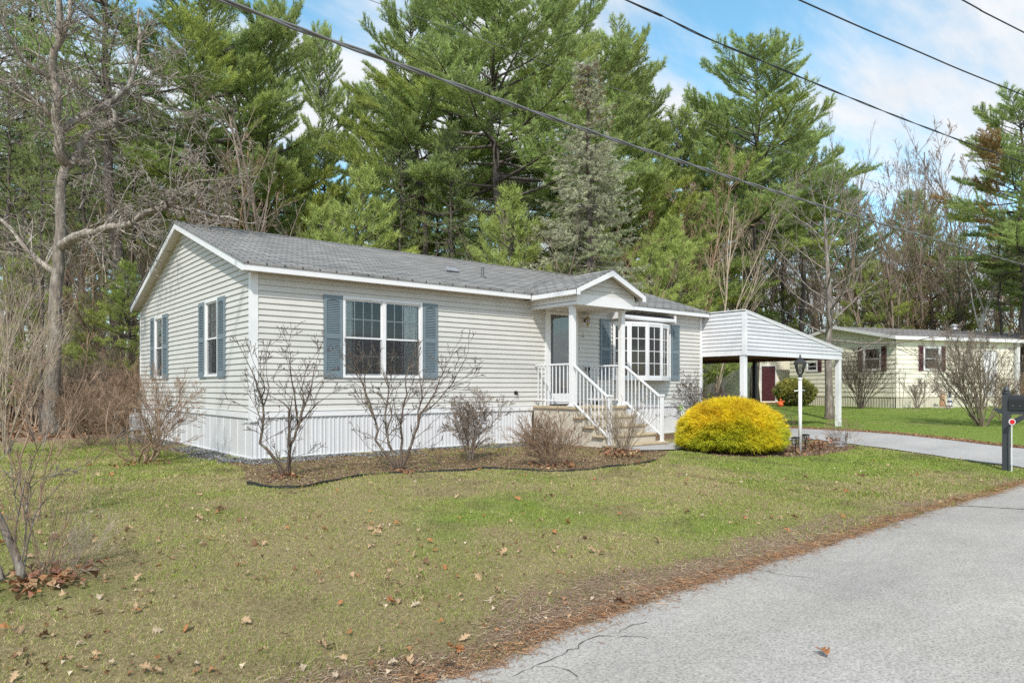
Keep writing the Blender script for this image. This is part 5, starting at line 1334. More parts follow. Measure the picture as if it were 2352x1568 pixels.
tree('shoots', 'reddish thin shoots rising from dead leaves on the left lawn', at(85, 1332), 52, .85, .0035, dict(DENSE, nch=(2, 2), ang=18, jit=.04, rmin=.0015), 'redtwig', nstem=17, spread=.42, cat='shrub', parts=('stems', 'twigs'), cut=.0)
tree('shoots', 'low grey green twigs right of the reddish shoots', at(155, 1318), 53, .55, .0035, dict(DENSE, nch=(5, 4), ang=32, jit=.1, rmin=.0013), 'paletwig', nstem=16, spread=.9, cat='shrub', parts=('stems', 'twigs'), cut=.0, lean=(.3, .1, 1))
# right side beds
lp = cf(1838, 13.93)
tree('wispy_shrub', 'thin bare stems between the yellow bush and the lamp post', at(1795, 1022), 54, .75, .004, dict(DENSE, nch=(3, 2), ang=20, jit=.05, rmin=.0018), 'redtwig', nstem=16, spread=.4, cat='shrub', parts=('stems', 'twigs'), cut=.003)
tree('wispy_shrub', 'small bare rose like shrub in front of the right carport post', at(1935, 1026), 55, .7, .005, dict(DENSE, nch=(5, 3), ang=32), 'redtwig', nstem=11, spread=.5, cat='shrub', parts=('stems', 'twigs'), cut=.004)
for px, Z, h, sd, n, sp_, mm, lb in ((1978, 30.4, 2.45, 56, 30, .3, 'darktwig', 'clipped bare shrub by the neighbouring gable window'), (2106, 29.7, 1.3, 57, 12, .5, 'twig', 'small spreading shrub at the foot of the neighbouring long wall'), (2178, 29.3, 1.6, 58, 8, .5, 'twig', 'slim bare shrub close right of the lighthouse ornament')):
    tree('bare_shrub', lb, cf(px, Z), sd, h, .016, dict(DENSE, nch=(7, 4, 3), ang=24, seg=(.3, .2, .15), rmin=.004), mm, nstem=n, spread=sp_, cat='shrub', parts=('stems', 'twigs'), cut=.008)
tree('large_shrub', 'large vase shaped bare shrub on the far lawn behind the mailbox', at(2255, 978), 59, 2.65, .026, dict(DENSE, nch=(9, 6, 4), ang=30, jit=.1, seg=(.25, .18, .12), rmin=.0035), 'twig', nstem=22, spread=.6, cat='shrub', parts=('stems', 'twigs'), cut=.008)
tree('bare_shrub', 'brown twiggy shrub behind the large vase shaped shrub', cf(2310, 22), 591, 1.6, .012, dict(DENSE, nch=(8, 5, 3), ang=35, rmin=.0035), 'redtwig', nstem=18, spread=.7, cat='shrub', parts=('stems', 'twigs'), cut=.008)
rs = random.Random(1)
tp = thing('twig_tripod', 'three thin canes tied as a plant support by the neighbouring corner', 'plant support', cf(2062, 29.9))
for a, b in ((2047, 2052), (2065, 2067), (2080, 2072)):
    MB().tube([V3(b, 935, 29.9), V3(a - 0, 855, 29.9)], .012, 5).build('cane', M['twig'], tp)

# leafy bushes
def leaf_ball(name, label, loc, rx, ry, rz, n, base, seed, leaf=.07, wid=.035, alt=(1.2, 1.1, .7), zc=.5, cat='bush', hole=.12, m='needles', K=5):
    nr = np.random.default_rng(seed); root = thing(name, label, cat, (0, 0, 0))
    d = norm(nr.normal(0, 1, (n, 3))); lump = .80 + .32 * fbm(d[:, 0] * 2 + 5, d[:, 1] * 2 + d[:, 2] * 2, 1.6, seed)
    rr = (1 - hole * nr.random(n) ** 1.5 * 3)[:, None] * lump[:, None]
    P = d * rr * np.array([rx, ry, rz]); P[:, 2] += rz * zc * 2 - 0; P = P[P[:, 2] > .02]; d = norm(P - np.array([0, 0, rz * zc]))
    col = needle_cols(nr, P, base, vary=.3, patch=2.2, alt=alt)
    link('foliage', needle_mesh('foliage', P, d + np.array([0, 0, .1]), K, leaf, wid, col, spread=.55, up=.0, pj=.02, nr=nr, cj=.3), M[m], root)
    rs = random.Random(seed); segs = []
    for k in range(14): branch(rs, (0, 0, -.05), (rs.gauss(0, .5), rs.gauss(0, .5), 1), rz * 1.4, .014, 0, dict(DENSE, nch=(5, 3)), segs)
    link('stems', seg_mesh('stems', segs), M['twig'], root); root.location = loc
    return root
leaf_ball('laurel_bush', 'round variegated evergreen bush beside the shed door', cf(1826, 34.2), .92, .9, .66, 2800, (.32, .34, .11), 71, leaf=.14, wid=.075, alt=(1.9, 1.6, 1.3), zc=.5)

def gold_bush():
    nr = np.random.default_rng(77); loc = cf(1679, 13.85); root = thing('golden_cypress', 'bright yellow mounded evergreen bush in front of the house corner', 'bush', (0, 0, 0))
    n = 26000; rx, ry, rz = 1.0, .94, .90
    th = nr.uniform(0, 2 * np.pi, n); u = nr.random(n) ** .72        # u: 1 at the foot
    ph = u * np.pi * .5
    prof = np.sin(ph) ** .80; zz = np.cos(ph) ** .92
    lump = .84 + .22 * fbm(th * 2.2 + 9, ph * 5, 1.3, 4) + .15 * vnoise(th * 6, ph * 9, 1.5, 5)
    x = prof * np.cos(th) * rx * lump; y = prof * np.sin(th) * ry * lump; z = zz * rz * (.90 + .16 * lump - .06) - .02
    z = np.where(u > .93, z + .05, z)
    dep = (1 - .10 * nr.random(n) ** 2); P = np.stack([x * dep, y * dep, z * dep + .05], 1)
    sp_ = nr.random(n) < .14; P[sp_] *= nr.uniform(1.01, 1.075, (int(sp_.sum()), 1))
    foot = P[:, 2] < .16; P[foot, :2] *= (.86 + .9 * P[foot, 2:3])
    D = norm(np.stack([x, y, z * .9 + .08], 1)); D[:, 2] -= .35; D = norm(D)
    k = fbm(P[:, 0] * 1 + 3, P[:, 1] + P[:, 2], 1.8, 6)[:, None]; q = vnoise(P[:, 0] + P[:, 2] * .5, P[:, 1] - P[:, 2] * .4, 2.6, 15)[:, None]
    col = np.array([.86, .70, .04]) * (.8 + .4 * nr.random((n, 1)))
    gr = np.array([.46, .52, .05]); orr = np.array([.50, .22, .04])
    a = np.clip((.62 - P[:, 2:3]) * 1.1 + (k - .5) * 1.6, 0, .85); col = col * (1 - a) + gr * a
    b = np.clip((P[:, 2:3] - .45) * 1.1, 0, 1) * np.clip((q - .5) * 3.6, 0, 1) * .75; col = col * (1 - b) + orr * b
    link('foliage', needle_mesh('foliage', P, D, 7, .075, .015, col, spread=.5, up=0, pj=.014, nr=nr, cj=.22), M['needles'], root)
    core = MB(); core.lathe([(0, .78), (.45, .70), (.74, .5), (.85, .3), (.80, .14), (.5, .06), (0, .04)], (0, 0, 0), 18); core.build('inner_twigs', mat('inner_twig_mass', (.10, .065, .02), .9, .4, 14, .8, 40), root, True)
    rs = random.Random(2); segs = []
    for _ in range(16): branch(rs, (rs.gauss(0, .08), rs.gauss(0, .08), -.05), (rs.gauss(0, .8), rs.gauss(0, .8), 1), .7, .014, 0, dict(DENSE, nch=(3,)), segs)
    link('stems', seg_mesh('stems', segs), M['twig'], root); root.location = loc
gold_bush()

# ================================================================== SMALL THINGS
# lamp post with lantern
x, y, z = 9.10, -4.70, float(g(9.1, -4.7))
lamp = thing('lamp_post', 'white post lamp with a black lantern beside the yellow bush', 'lamp post', (x, y, z))
mb = MB(); mb.tube([(x, y, z - .1), (x, y, 1.40)], .034, 14); mb.lathe([(.045, 0), (.045, .03), (.034, .04)], (x, y, 1.36), 14); mb.build('post', M['white'], lamp, True)
MB().tube([(x - .20, y, 1.14), (x + .17, y, 1.15)], .011).lathe([(.0, -.015), (.015, 0), (0, .015)], (x - .2, y, 1.14), 8).build('cross_bar', M['white'], lamp, True)
mb = MB(); mb.lathe([(.035, 1.38), (.037, 1.46), (.05, 1.465), (.05, 1.475)], (x, y, 0), 12)
for k in range(6):
    a = k * math.pi / 3; mb.bar((x + .055 * math.cos(a), y + .055 * math.sin(a), 1.475), (x + .112 * math.cos(a), y + .112 * math.sin(a), 1.685), .009)
mb.lathe([(.06, 1.47), (.06, 1.48), (.045, 1.482)], (x, y, 0), 6); mb.lathe([(.125, 1.68), (.125, 1.692), (.085, 1.735), (.045, 1.765), (.045, 1.78), (.02, 1.80), (.012, 1.82), (.02, 1.832), (.004, 1.86)], (x, y, 0), 12)
mb.build('lantern_frame', M['blackmetal'], lamp)
MB().lathe([(.052, 1.475), (.108, 1.685)], (x, y, 0), 6).build('lantern_glass', M['lampglass'], lamp)
MB().lathe([(0, 1.50), (.015, 1.51), (.03, 1.57), (.02, 1.62), (0, 1.635)], (x, y, 0), 10).build('bulb', M['white'], lamp, True)
# two low garden lights
for px, py, lb in ((1827, 1040, 'small black stake light left of the lamp post foot'), (1850, 1032, 'small black stake light right of the lamp post foot')):
    p = at(px, py); s = thing('garden_light', lb, 'garden light', p, group='stake lights at the lamp post')
    mb = MB(); mb.box(p[0] - .008, p[0] + .008, p[1] - .008, p[1] + .008, p[2] - .05, p[2] + .17)
    for dx in (-1, 1):
        for dy in (-1, 1): mb.box(p[0] + dx * .045 - .006, p[0] + dx * .045 + .006, p[1] + dy * .045 - .006, p[1] + dy * .045 + .006, p[2] + .17, p[2] + .28)
    mb.box(p[0] - .05, p[0] + .05, p[1] - .05, p[1] + .05, p[2] + .165, p[2] + .178); mb.build('stake', M['blackmetal'], s)
    mb = MB(); mb.box(p[0] - .062, p[0] + .062, p[1] - .062, p[1] + .062, p[2] + .28, p[2] + .30); mb.box(p[0] - .04, p[0] + .04, p[1] - .04, p[1] + .04, p[2] + .30, p[2] + .312); mb.build('cap', M['blackmetal'], s)
    MB().box(p[0] - .036, p[0] + .036, p[1] - .036, p[1] + .036, p[2] + .18, p[2] + .278).build('glass', M['lampglass'], s)
# grey wire basket
p = at(1925, 1024); bk = MB()
for zz in (.02, .09, .16, .23):
    for a, b in (((-.11, -.11), (.11, -.11)), ((.11, -.11), (.11, .11)), ((.11, .11), (-.11, .11)), ((-.11, .11), (-.11, -.11))): bk.bar((p[0] + a[0], p[1] + a[1], p[2] + zz), (p[0] + b[0], p[1] + b[1], p[2] + zz), .022, .04)
for a in ((-.11, -.11), (.11, -.11), (.11, .11), (-.11, .11)): bk.box(p[0] + a[0] - .012, p[0] + a[0] + .012, p[1] + a[1] - .012, p[1] + a[1] + .012, p[2], p[2] + .26)
tag(bk.build('planter_box', M['metergrey']), 'grey slatted planter box in front of the right carport post', 'planter')
# clay pot
p = at(1112 * 0 + 1210, 1013); pot = MB(); pot.lathe([(.10, 0), (.135, .02), (.165, .22), (.185, .225), (.185, .28), (.165, .28), (.155, .23), (0, .22)], p, 20)
tag(pot.build('clay_pot', M['terracotta'], None, True), 'round clay pot by the skirting left of the stoop', 'plant pot')
# pinwheel ornament on a stick
p = (11.0, -.35, 0); pw = thing('wind_spinner', 'small green garden spinner on a stick before the right skirting', 'garden ornament', p)
MB().tube([(11.0, -.35, -.05), (11.0, -.35, .62)], .006, 6).build('stick', M['blackmetal'], pw)
mb = MB()
for k in range(7):
    a = k * 2 * math.pi / 7; c_, s_2 = math.cos(a), math.sin(a); q = (11.0 + .10 * c_, -.37, .62 + .10 * s_2)
    mb.add([(11.0, -.37, .62), (11.0 + .13 * math.cos(a - .3), -.385, .62 + .13 * math.sin(a - .3)), (11.0 + .16 * c_, -.36, .62 + .16 * s_2), (11.0 + .12 * math.cos(a + .3), -.35, .62 + .12 * math.sin(a + .3))], [(0, 1, 2, 3)])
mb.lathe([(0, -.02), (.02, 0), (0, .02)], (11, -.38, .62), 8); mb.lathe([(0, -.03), (.03, 0), (0, .03)], (11.0, -.35, .28), 8); mb.build('petals', mat('spinner_green', (.35, .5, .2), .4), pw)
# mailbox on its post
mx, my = 10.10, -7.88; mz = float(g(mx, my))
mbx = thing('mailbox', 'black mailbox on a dark slate post at the road edge', 'mailbox', (mx, my, mz))
q = MB(); q.box(mx - .05, mx + .05, my - .05, my + .05, mz - .1, 1.10); q.build('post', M['grey_post'], mbx, bevel=.004)
q = MB(); q.box(mx - .057, mx + .057, my - .057, my + .057, 1.10, 1.125); q.lathe([(.03, 1.12), (.045, 1.135), (.048, 1.165), (.04, 1.195), (.02, 1.225), (.004, 1.25)], (mx, my, 0), 14); q.build('finial', M['grey_post'], mbx, True)
q = MB(); q.prism([(mx - .045, my + .16, .815), (mx - .045, my + .12, .78), (mx - .045, my + .05, .755), (mx - .045, my - .62, .755), (mx - .045, my - .66, .80), (mx - .045, my - .66, .845), (mx - .045, my + .20, .845)], (.09, 0, 0)); q.build('arm', M['grey_post'], mbx)
q = MB(); q.prism([(mx - .035, my - .045, .53), (mx - .035, my - .045, .64), (mx - .035, my - .26, .757), (mx - .035, my - .38, .757)], (.07, 0, 0)); q.build('brace', M['grey_post'], mbx)
q = MB(); prf = [(-.085, 0), (-.085, .13)] + [(-.085 * math.cos(t), .13 + .085 * math.sin(t)) for t in [math.pi * k / 12 for k in range(1, 12)]] + [(.085, .13), (.085, 0)]
q.prism([(mx + a, my - .06, .865 + b) for a, b in prf], (0, -.50, 0)); bd = q.build('box', M['black'], mbx); 
q = MB(); q.prism([(mx + a * 1.06, my - .56, .86 + b * 1.04) for a, b in prf], (0, -.025, 0)); q.box(mx - .02, mx + .02, my - .60, my - .585, 1.0, 1.02); q.build('door', M['black'], bd)
q = MB(); q.box(mx - .08, mx + .08, my - .56, my - .06, .845, .865); q.build('board', M['grey_post'], mbx)
q = MB(); q.lathe([(0, -.004), (.008, 0), (0, .004)], (mx - .087, my - .12, .90), 8); q.lathe([(0, -.004), (.008, 0), (0, .004)], (mx - .087, my - .22, .90), 8); q.build('rivet', M['white'], bd)
# red reflector on a thin white stake, facing the road
rx_, ry_ = mx - .14, my - .12; rzz = float(g(rx_, ry_)); n2 = Vector((CAM[0] - rx_, CAM[1] - ry_, 0)).normalized()
rf_ = thing('reflector_stake', 'red round reflector on a white stake before the mailbox post', 'reflector', (rx_, ry_, rzz))
MB().bar((rx_, ry_, rzz - .05), (rx_, ry_, .63), .014, .01).build('stake', M['white'], rf_)
def disc(c, n_, r, t, k=24):
    u = Vector((0, 0, 1)); v = n_.cross(u).normalized(); m = MB(); pts = [tuple(Vector(c) + (u * math.sin(a) + v * math.cos(a)) * r) for a in [2 * math.pi * i / k for i in range(k)]]
    return m.prism(pts, tuple(n_ * t))
nrm = Vector((-.75, -.66, 0)).normalized()
disc((rx_, ry_, .63), nrm, .052, .012).build('rim', M['white'], rf_); disc(Vector((rx_, ry_, .63)) + nrm * .012, nrm, .04, .005).build('lens', M['red'], rf_)
# things by the neighbouring wall
c = nw(2.42, -.6); lh = thing('lighthouse_ornament', 'small navy and white striped lighthouse ornament by the neighbouring wall', 'garden ornament', (c[0], c[1], .3))
for k in range(5):
    r0_, r1_ = .14 - .02 * k, .14 - .02 * (k + 1); MB().lathe([(r0_, .3 + .11 * k), (r1_, .3 + .11 * (k + 1))], (c[0], c[1], 0), 14).build('tower_band', M['navy' if k % 2 == 0 else 'white'], lh)
MB().lathe([(.07, .85), (.07, .87), (.045, .88), (.045, .95), (.07, .96), (0, 1.04)], (c[0], c[1], 0), 12).build('lamp_room', M['navy'], lh)
c = nw(2.0, -.6); fg = thing('wooden_figure', 'small wooden post figure on a pale slab by the neighbouring wall', 'garden ornament', (c[0], c[1], .3))
mb = MB(); mb.lathe([(.11, .34), (.12, .5), (.10, .75), (.12, .86), (.06, .9)], (c[0], c[1], 0), 10); mb.build('post', M['tan'], fg, True)
mb = MB(); mb.lathe([(0, .88), (.10, .92), (.12, 1.0), (.08, 1.08), (0, 1.12)], (c[0], c[1], 0), 10); mb.bar((c[0] - .2, c[1], .95), (c[0] + .2, c[1], 1.02), .05); mb.build('top', M['pinkstone'], fg)
mb = MB(); mb.box(c[0] - .45, c[0] + .45, c[1] - .3, c[1] + .3, .25, .36); tag(mb.build('stone_slab', M['creamskirt']), 'pale stone slab under the wooden figure', 'slab')
c = cf(1793, 33.2); mb = MB(); mb.lathe([(0, 0), (.09, .02), (.13, .1), (.10, .2), (.04, .26), (.05, .34), (.0, .4)], (c[0], c[1], c[2]), 12); mb.bar((c[0] - .15, c[1] + .1, c[2] + .2), (c[0] + .15, c[1] - .1, c[2] + .26), .06)
tag(mb.build('orange_ornament', M['orange']), 'bright orange garden ornament at the foot of the round evergreen bush', 'garden ornament')

# ================================================================== OVERHEAD CABLES
def cable(pts, zc, r, label, m='wire', twist=False, slope=0.):
    W = []
    for px, py in pts:
        a = (px - CX) / F; b = (HY - py) / F; t = (zc - CAM[2]) / b
        W.append(Vector((CAM[0] + (a * D2[0] + D2[1]) * t, CAM[1] + (a * D1[0] + D1[1]) * t, zc)))
    d0 = (W[0] - W[1]).normalized(); d1 = (W[-1] - W[-2]).normalized()
    W = [W[0] + d0 * 9 + Vector((0, 0, .1))] + W + [W[-1] + d1 * 18 + Vector((0, 0, .2))]
    out = []; n = len(W)
    for i in range(n - 1):
        p0, p1, p2, p3 = W[max(i - 1, 0)], W[i], W[i + 1], W[min(i + 2, n - 1)]; k = max(6, int((p2 - p1).length / .12)) if twist else 14
        for s in range(k):
            t = s / k; out.append(.5 * ((2 * p1) + (p2 - p0) * t + (2 * p0 - 5 * p1 + 4 * p2 - p3) * t * t + (3 * p1 - p0 - 3 * p2 + p3) * t ** 3))
    out.append(W[-1]); mb = MB()
    if twist:
        L = 0; ac = []
        for i, p in enumerate(out):
            if i: L += (p - out[i - 1]).length
            ac.append(L)
        for ph in (0, math.pi):
            mb.tube([p + Vector((math.sin(a * twist + ph) * 0, math.cos(a * twist + ph), math.sin(a * twist + ph))) * r * 1.0 for p, a in zip(out, ac)], r * .9, 6)
    else: mb.tube(out, r, 8)
    me = bpy.data.meshes.new('overhead_cable'); me.from_pydata(mb.v, [], mb.f); me.update()
    return tag(link('overhead_cable', me, M[m], None, True), label, 'cable')
cable([(510, 0), (780, 100), (1200, 248), (1530, 360), (1960, 495), (2352, 608)], 6.5, .021, 'thick silvery black overhead cable crossing from the top left over the house', 'wirep', twist=3.)
cable([(1437, 0), (1510, 32), (1620, 86), (1739, 136), (1929, 215), (2129, 294), (2352, 374)], 7.5, .0105, 'wavy twisted black cable starting at the top middle of the sky', twist=2.2)
cable([(1835, 0), (2100, 115), (2352, 219)], 8.2, .014, 'straight black cable above the wavy twisted one')
cable([(2210, 0), (2352, 75)], 9.0, .014, 'short piece of black cable in the top right corner')
cable([(848, 0), (1124, 97), (1353, 183), (1531, 243), (1606, 272), (1760, 330)], 9.6, .007, 'hair thin grey cable passing in front of the tallest pine', 'wirep')

# ================================================================== LEAVES AND LITTER
def oak_leaf(seed, n=13, curl=.5, size=1.):
    r = np.random.default_rng(seed); t = np.linspace(0, 1, n)
    w = .20 * np.sin(np.pi * np.clip(t, 0, 1)) ** .6 * (1 + .5 * t) * (1 + .55 * np.sin(t * 2 * np.pi * 3.5 + r.uniform(0, 1)))
    w[0] = .01; w[-1] = .02; V = []; cu = curl * r.uniform(.4, 1.3); tw = r.uniform(-.6, .6)
    for i, s in enumerate(t):
        zc = .10 * cu * math.sin(math.pi * s) + .05 * math.sin(s * 9 + seed); 
        for sd in (-1, 0, 1):
            V.append((w[i] * sd * (1 + .2 * r.normal()), s - .5, zc + abs(sd) * w[i] * (cu * 1.2 + tw * sd * s) + (0 if sd else 0)))
    V = np.array(V); F_ = []
    for i in range(n - 1):
        for k in (0, 1): a = i * 3 + k; F_.append((a, a + 1, a + 4, a + 3))
    V = np.vstack([V, [(-.008, -.5, 0), (.008, -.5, 0), (.006, -.72, .02), (-.006, -.72, .02)]]); m_ = len(V); F_.append((m_ - 4, m_ - 3, m_ - 2, m_ - 1))
    return V * size, np.array(F_)
LC = {'tan': (.42, .29, .17), 'russet': (.36, .155, .06), 'pale': (.52, .41, .29), 'brown': (.16, .09, .05)}
LLAB = {'tan': 'dry tan oak leaf lying on the grass', 'russet': 'rusty orange brown oak leaf lying on the grass', 'pale': 'pale curled dead leaf lying on the grass', 'brown': 'dark brown shrivelled leaf lying on the grass'}
lm_ = []
for i in range(16):
    kd = ('tan', 'russet', 'tan', 'pale', 'brown', 'tan', 'russet', 'tan')[i % 8]; V, F_ = oak_leaf(100 + i, curl=.9 if i % 3 else .3)
    c = np.array(LC[kd]) * np.random.default_rng(i).uniform(.8, 1.15); me = arr_mesh('fallen_leaf', V, F_, np.repeat(c[None], len(V), 0)); me.materials.append(M['leaf']); lm_.append((kd, me))
rl = random.Random(12); nlf = 0; tries = 0
MAILR = (mx, my)
while nlf < 298 and tries < 20000:
    tries += 1
    if rl.random() < .12: px = rl.uniform(0, 2352); py = rl.uniform(1000, 1120)
    else: px = rl.uniform(-20, 2330); py = 1090 + 478 * rl.random() ** 1.1
    x, y, z = at(px, py)
    e_ = float(road_edge(x)); 
    if y < e_ + .02 or (y > -.2 and x > 0 and x < 12.4) or bool(inside(BEDP, x, y)) or (12 < x < 15.2) or y > 6 or (y < -8.0 and rl.random() < .6): continue
    if float(vnoise(x, y, 1.1, 77)) < rl.random() * .75: continue
    kd, me = rl.choice(lm_); s = rl.uniform(.042, .09) * (1 if kd != 'pale' else .8)
    o = bpy.data.objects.new('fallen_leaf', me); C.objects.link(o); o.location = (x, y, z + .018 + .01 * rl.random()); o.scale = (s, s, s)
    o.rotation_euler = (rl.gauss(0, .5), rl.gauss(0, .5), rl.uniform(0, 6.28)); tag(o, LLAB[kd], 'leaf', LLAB[kd].replace('leaf', 'leaves', 1).replace('oak leaf', 'oak leaves')); nlf += 1
# single leaf and small pine spray on the road
o = bpy.data.objects.new('fallen_leaf', lm_[1][1]); C.objects.link(o); p = at(1893, 1510); o.location = (p[0], p[1], p[2] + .03); o.scale = (.10,) * 3; o.rotation_euler = (.1, .2, 2.4); tag(o, 'lone brown leaf lying out on the grey asphalt', 'leaf')
o = bpy.data.objects.new('fallen_leaf', lm_[6][1]); C.objects.link(o); p = at(2200, 1153); o.location = (p[0], p[1], p[2] + .03); o.scale = (.12,) * 3; o.rotation_euler = (.1, .1, .4); tag(o, 'russet leaf at the road edge near the seam in the asphalt', 'leaf')

def litter(name, P, size, cols, seed, kind=True, tilt=.5, label=None):
    """many dead leaves as one mass: small bent lobed blades"""
    nr = np.random.default_rng(seed); V0, F0 = oak_leaf(seed, n=6, curl=.8); n = len(P)
    a = nr.uniform(0, 6.28, n); tx = nr.normal(0, tilt, n); s = size * nr.uniform(.6, 1.3, n)
    V = np.repeat(V0[None], n, 0) * s[:, None, None]; 
    y = V[:, :, 1] * np.cos(tx)[:, None] - V[:, :, 2] * np.sin(tx)[:, None]; z = V[:, :, 1] * np.sin(tx)[:, None] + V[:, :, 2] * np.cos(tx)[:, None]
    x = V[:, :, 0]; X = x * np.cos(a)[:, None] - y * np.sin(a)[:, None]; Y = x * np.sin(a)[:, None] + y * np.cos(a)[:, None]
    W = np.stack([X, Y, z], 2) + P[:, None, :]; k = len(V0)
    F_ = (F0[None] + (np.arange(n) * k)[:, None, None]).reshape(-1, 4); c = np.asarray(cols)[nr.integers(0, len(cols), n)] * nr.uniform(.7, 1.2, (n, 1))
    return tag(link(name, arr_mesh(name, W.reshape(-1, 3), F_, np.repeat(c, k, 0)), M['leaf']), kind='stuff')
nr = np.random.default_rng(5)
def around(cx, cy, r, n, zj=.03, sq=1.):
    a = nr.uniform(0, 6.28, n); q = r * nr.random(n) ** .6; x = cx + q * np.cos(a); y = cy + q * np.sin(a) * sq; return np.stack([x, y, g(x, y) + .015 + nr.random(n) * zj], 1)
a_ = [at(nr.uniform(0, 2330), 1075 + 480 * nr.random() ** 1.2) for _ in range(900)]; a_ = np.array([q for q in a_ if q[1] > float(road_edge(q[0])) + .1 and not (q[1] > -.2 and q[0] > 0) and not inside(BEDP, q[0], q[1]) and float(vnoise(q[0], q[1], .8, 78)) > .35]); a_[:, 2] += .012
LP = [around(*at(55, 1345)[:2], .33, 70, .05), around(*at(140, 1325)[:2], .28, 40, .04), around(*at(1430, 1050)[:2], .38, 90, .12), around(*at(1270, 1072)[:2], .4, 40), around(*at(657, 1098)[:2], .25, 22), around(*at(1880, 1030)[:2], .5, 110, .2, .7),
      around(*at(1830, 1040)[:2], .6, 30, .03), around(*at(925, 1088)[:2], .2, 14), around(5.9, -.6, .35, 26), around(*at(330, 1068)[:2], .5, 30), around(7.5, -1.9, .3, 0)]
litter('dead_leaves', np.vstack(LP), .085, [(.34, .17, .08), (.42, .27, .15), (.22, .11, .06), (.3, .14, .09)], 3)
litter('dead_leaves', a_, .04, [(.34, .17, .08), (.46, .32, .19), (.2, .11, .06), (.52, .42, .3)], 9, tilt=.7)
# woodland floor and hedge bottom
n = 9000; px = nr.uniform(-100, 2450, n); Z = 15 + 35 * nr.random(n) ** 1.3; x = CAM[0] + (px - CX) / F * Z * D2[0] + Z * D2[1]; y = CAM[1] + (px - CX) / F * Z * D1[0] + Z * D1[1]
k = (forest_mask(x, y) > .4); x, y = x[k], y[k]
litter('woodland_leaves', np.stack([x, y, g(x, y) + .05], 1), .15, [(.30, .15, .075), (.36, .22, .12), (.2, .1, .06)], 4)
# leaves and bark crumbs on the bed
def poly_pts(poly, n, seed):
    r = np.random.default_rng(seed); xs_ = [p[0] for p in poly]; ys_ = [p[1] for p in poly]; x = r.uniform(min(xs_), max(xs_), n); y = r.uniform(min(ys_), max(ys_), n); k = inside(poly, x, y); return x[k], y[k]
def crumbs(name, x, y, zo, L, W, cols, seed, flat=.35, H=None, m='leaf'):
    r = np.random.default_rng(seed); n = len(x); P = np.stack([x, y, g(x, y) + zo], 1)
    d = norm(np.stack([r.normal(0, 1, n), r.normal(0, 1, n), r.normal(0, flat, n)], 1)); up = norm(np.stack([r.normal(0, .5, n), r.normal(0, .5, n), np.ones(n)], 1)); s = norm(np.cross(d, up))
    L_ = (L * r.uniform(.4, 1.4, n))[:, None]; W_ = (W * r.uniform(.5, 1.5, n))[:, None]
    V = np.stack([P - d * L_ / 2 - s * W_ / 2, P + d * L_ / 2 - s * W_ / 2, P + d * L_ / 2 + s * W_ / 2, P - d * L_ / 2 + s * W_ / 2], 1).reshape(-1, 3)
    c = np.asarray(cols)[r.integers(0, len(cols), n)] * r.uniform(.7, 1.3, (n, 1))
    return tag(link(name, arr_mesh(name, V, np.arange(len(V)).reshape(-1, 4), np.repeat(c, 4, 0)), M[m]), kind='stuff')
x, y = poly_pts(BEDP, 60000, 6); crumbs('bark_mulch', x, y, .008, .03, .012, [(.20, .12, .075), (.13, .075, .048), (.30, .20, .125), (.38, .29, .18)], 7)
x, y = poly_pts(BED2, 9000, 16); crumbs('bark_mulch', x, y, .008, .03, .012, [(.20, .12, .075), (.13, .075, .048), (.30, .20, .125), (.38, .29, .18)], 17)
x = np.concatenate([nr.uniform(-.3, 6.2, 9000), -np.abs(nr.normal(.3, .22, 9000)) - .0]); y = np.concatenate([-np.abs(nr.normal(.35, .25, 9000)) - .02, nr.uniform(-.3, 8, 9000)])
k = fbm(x, y, 1.5, 44) > .42; crumbs('gravel', x[k], y[k], .012, .022, .018, [(.16, .165, .175), (.26, .27, .28), (.1, .1, .11), (.36, .35, .34)], 8, flat=.9)
# pine straw along the road edge: long fine needles
def polar(n, r0, r1, seed, pw=1.):
    r = np.random.default_rng(seed); q = r0 + (r1 - r0) * r.random(n) ** pw; a = r.uniform(R(-58), R(42), n); Z = q * np.cos(a); X = q * np.sin(a)
    return CAM[0] + X * D2[0] + Z * D2[1], CAM[1] + X * D1[0] + Z * D1[1], q
x, y, q = polar(420000, 2.9, 17, 21, 1.15); e = road_edge(x); w = fbm(x, y, 1.1, 12) - .5; dd = y - e
k = (dd > -.06) & (dd + w * 1.3 + .35 * sm(-1, 6, x) < .80 * nr.random(len(x)) ** .9 + .02); x, y, q = x[k][:90000], y[k][:90000], q[k][:90000]
crumbs('pine_straw', x, y, .010, .045, .0028, [(.30, .20, .13), (.40, .30, .205), (.20, .13, .085), (.47, .38, .28), (.33, .20, .12)], 22, flat=.2)
x = nr.uniform(-3, 12, 9000); y = road_edge(x) + nr.normal(.03, .09, 9000); crumbs('pine_straw', x, y, .02, .06, .003, [(.34, .17, .08), (.42, .24, .12), (.24, .11, .05)], 23, flat=.03)
x = nr.uniform(11, 24, 24000); dv = drv_r(nr.uniform(-8, 5, 24000)); y = nr.uniform(-8.4, 5, 24000); x = drv_r(y) + .08 + np.abs(nr.normal(0, .33, 24000)); crumbs('pine_straw', x, y, .015, .09, .012, [(.30, .17, .09), (.42, .27, .16), (.2, .1, .05)], 24, flat=.15)

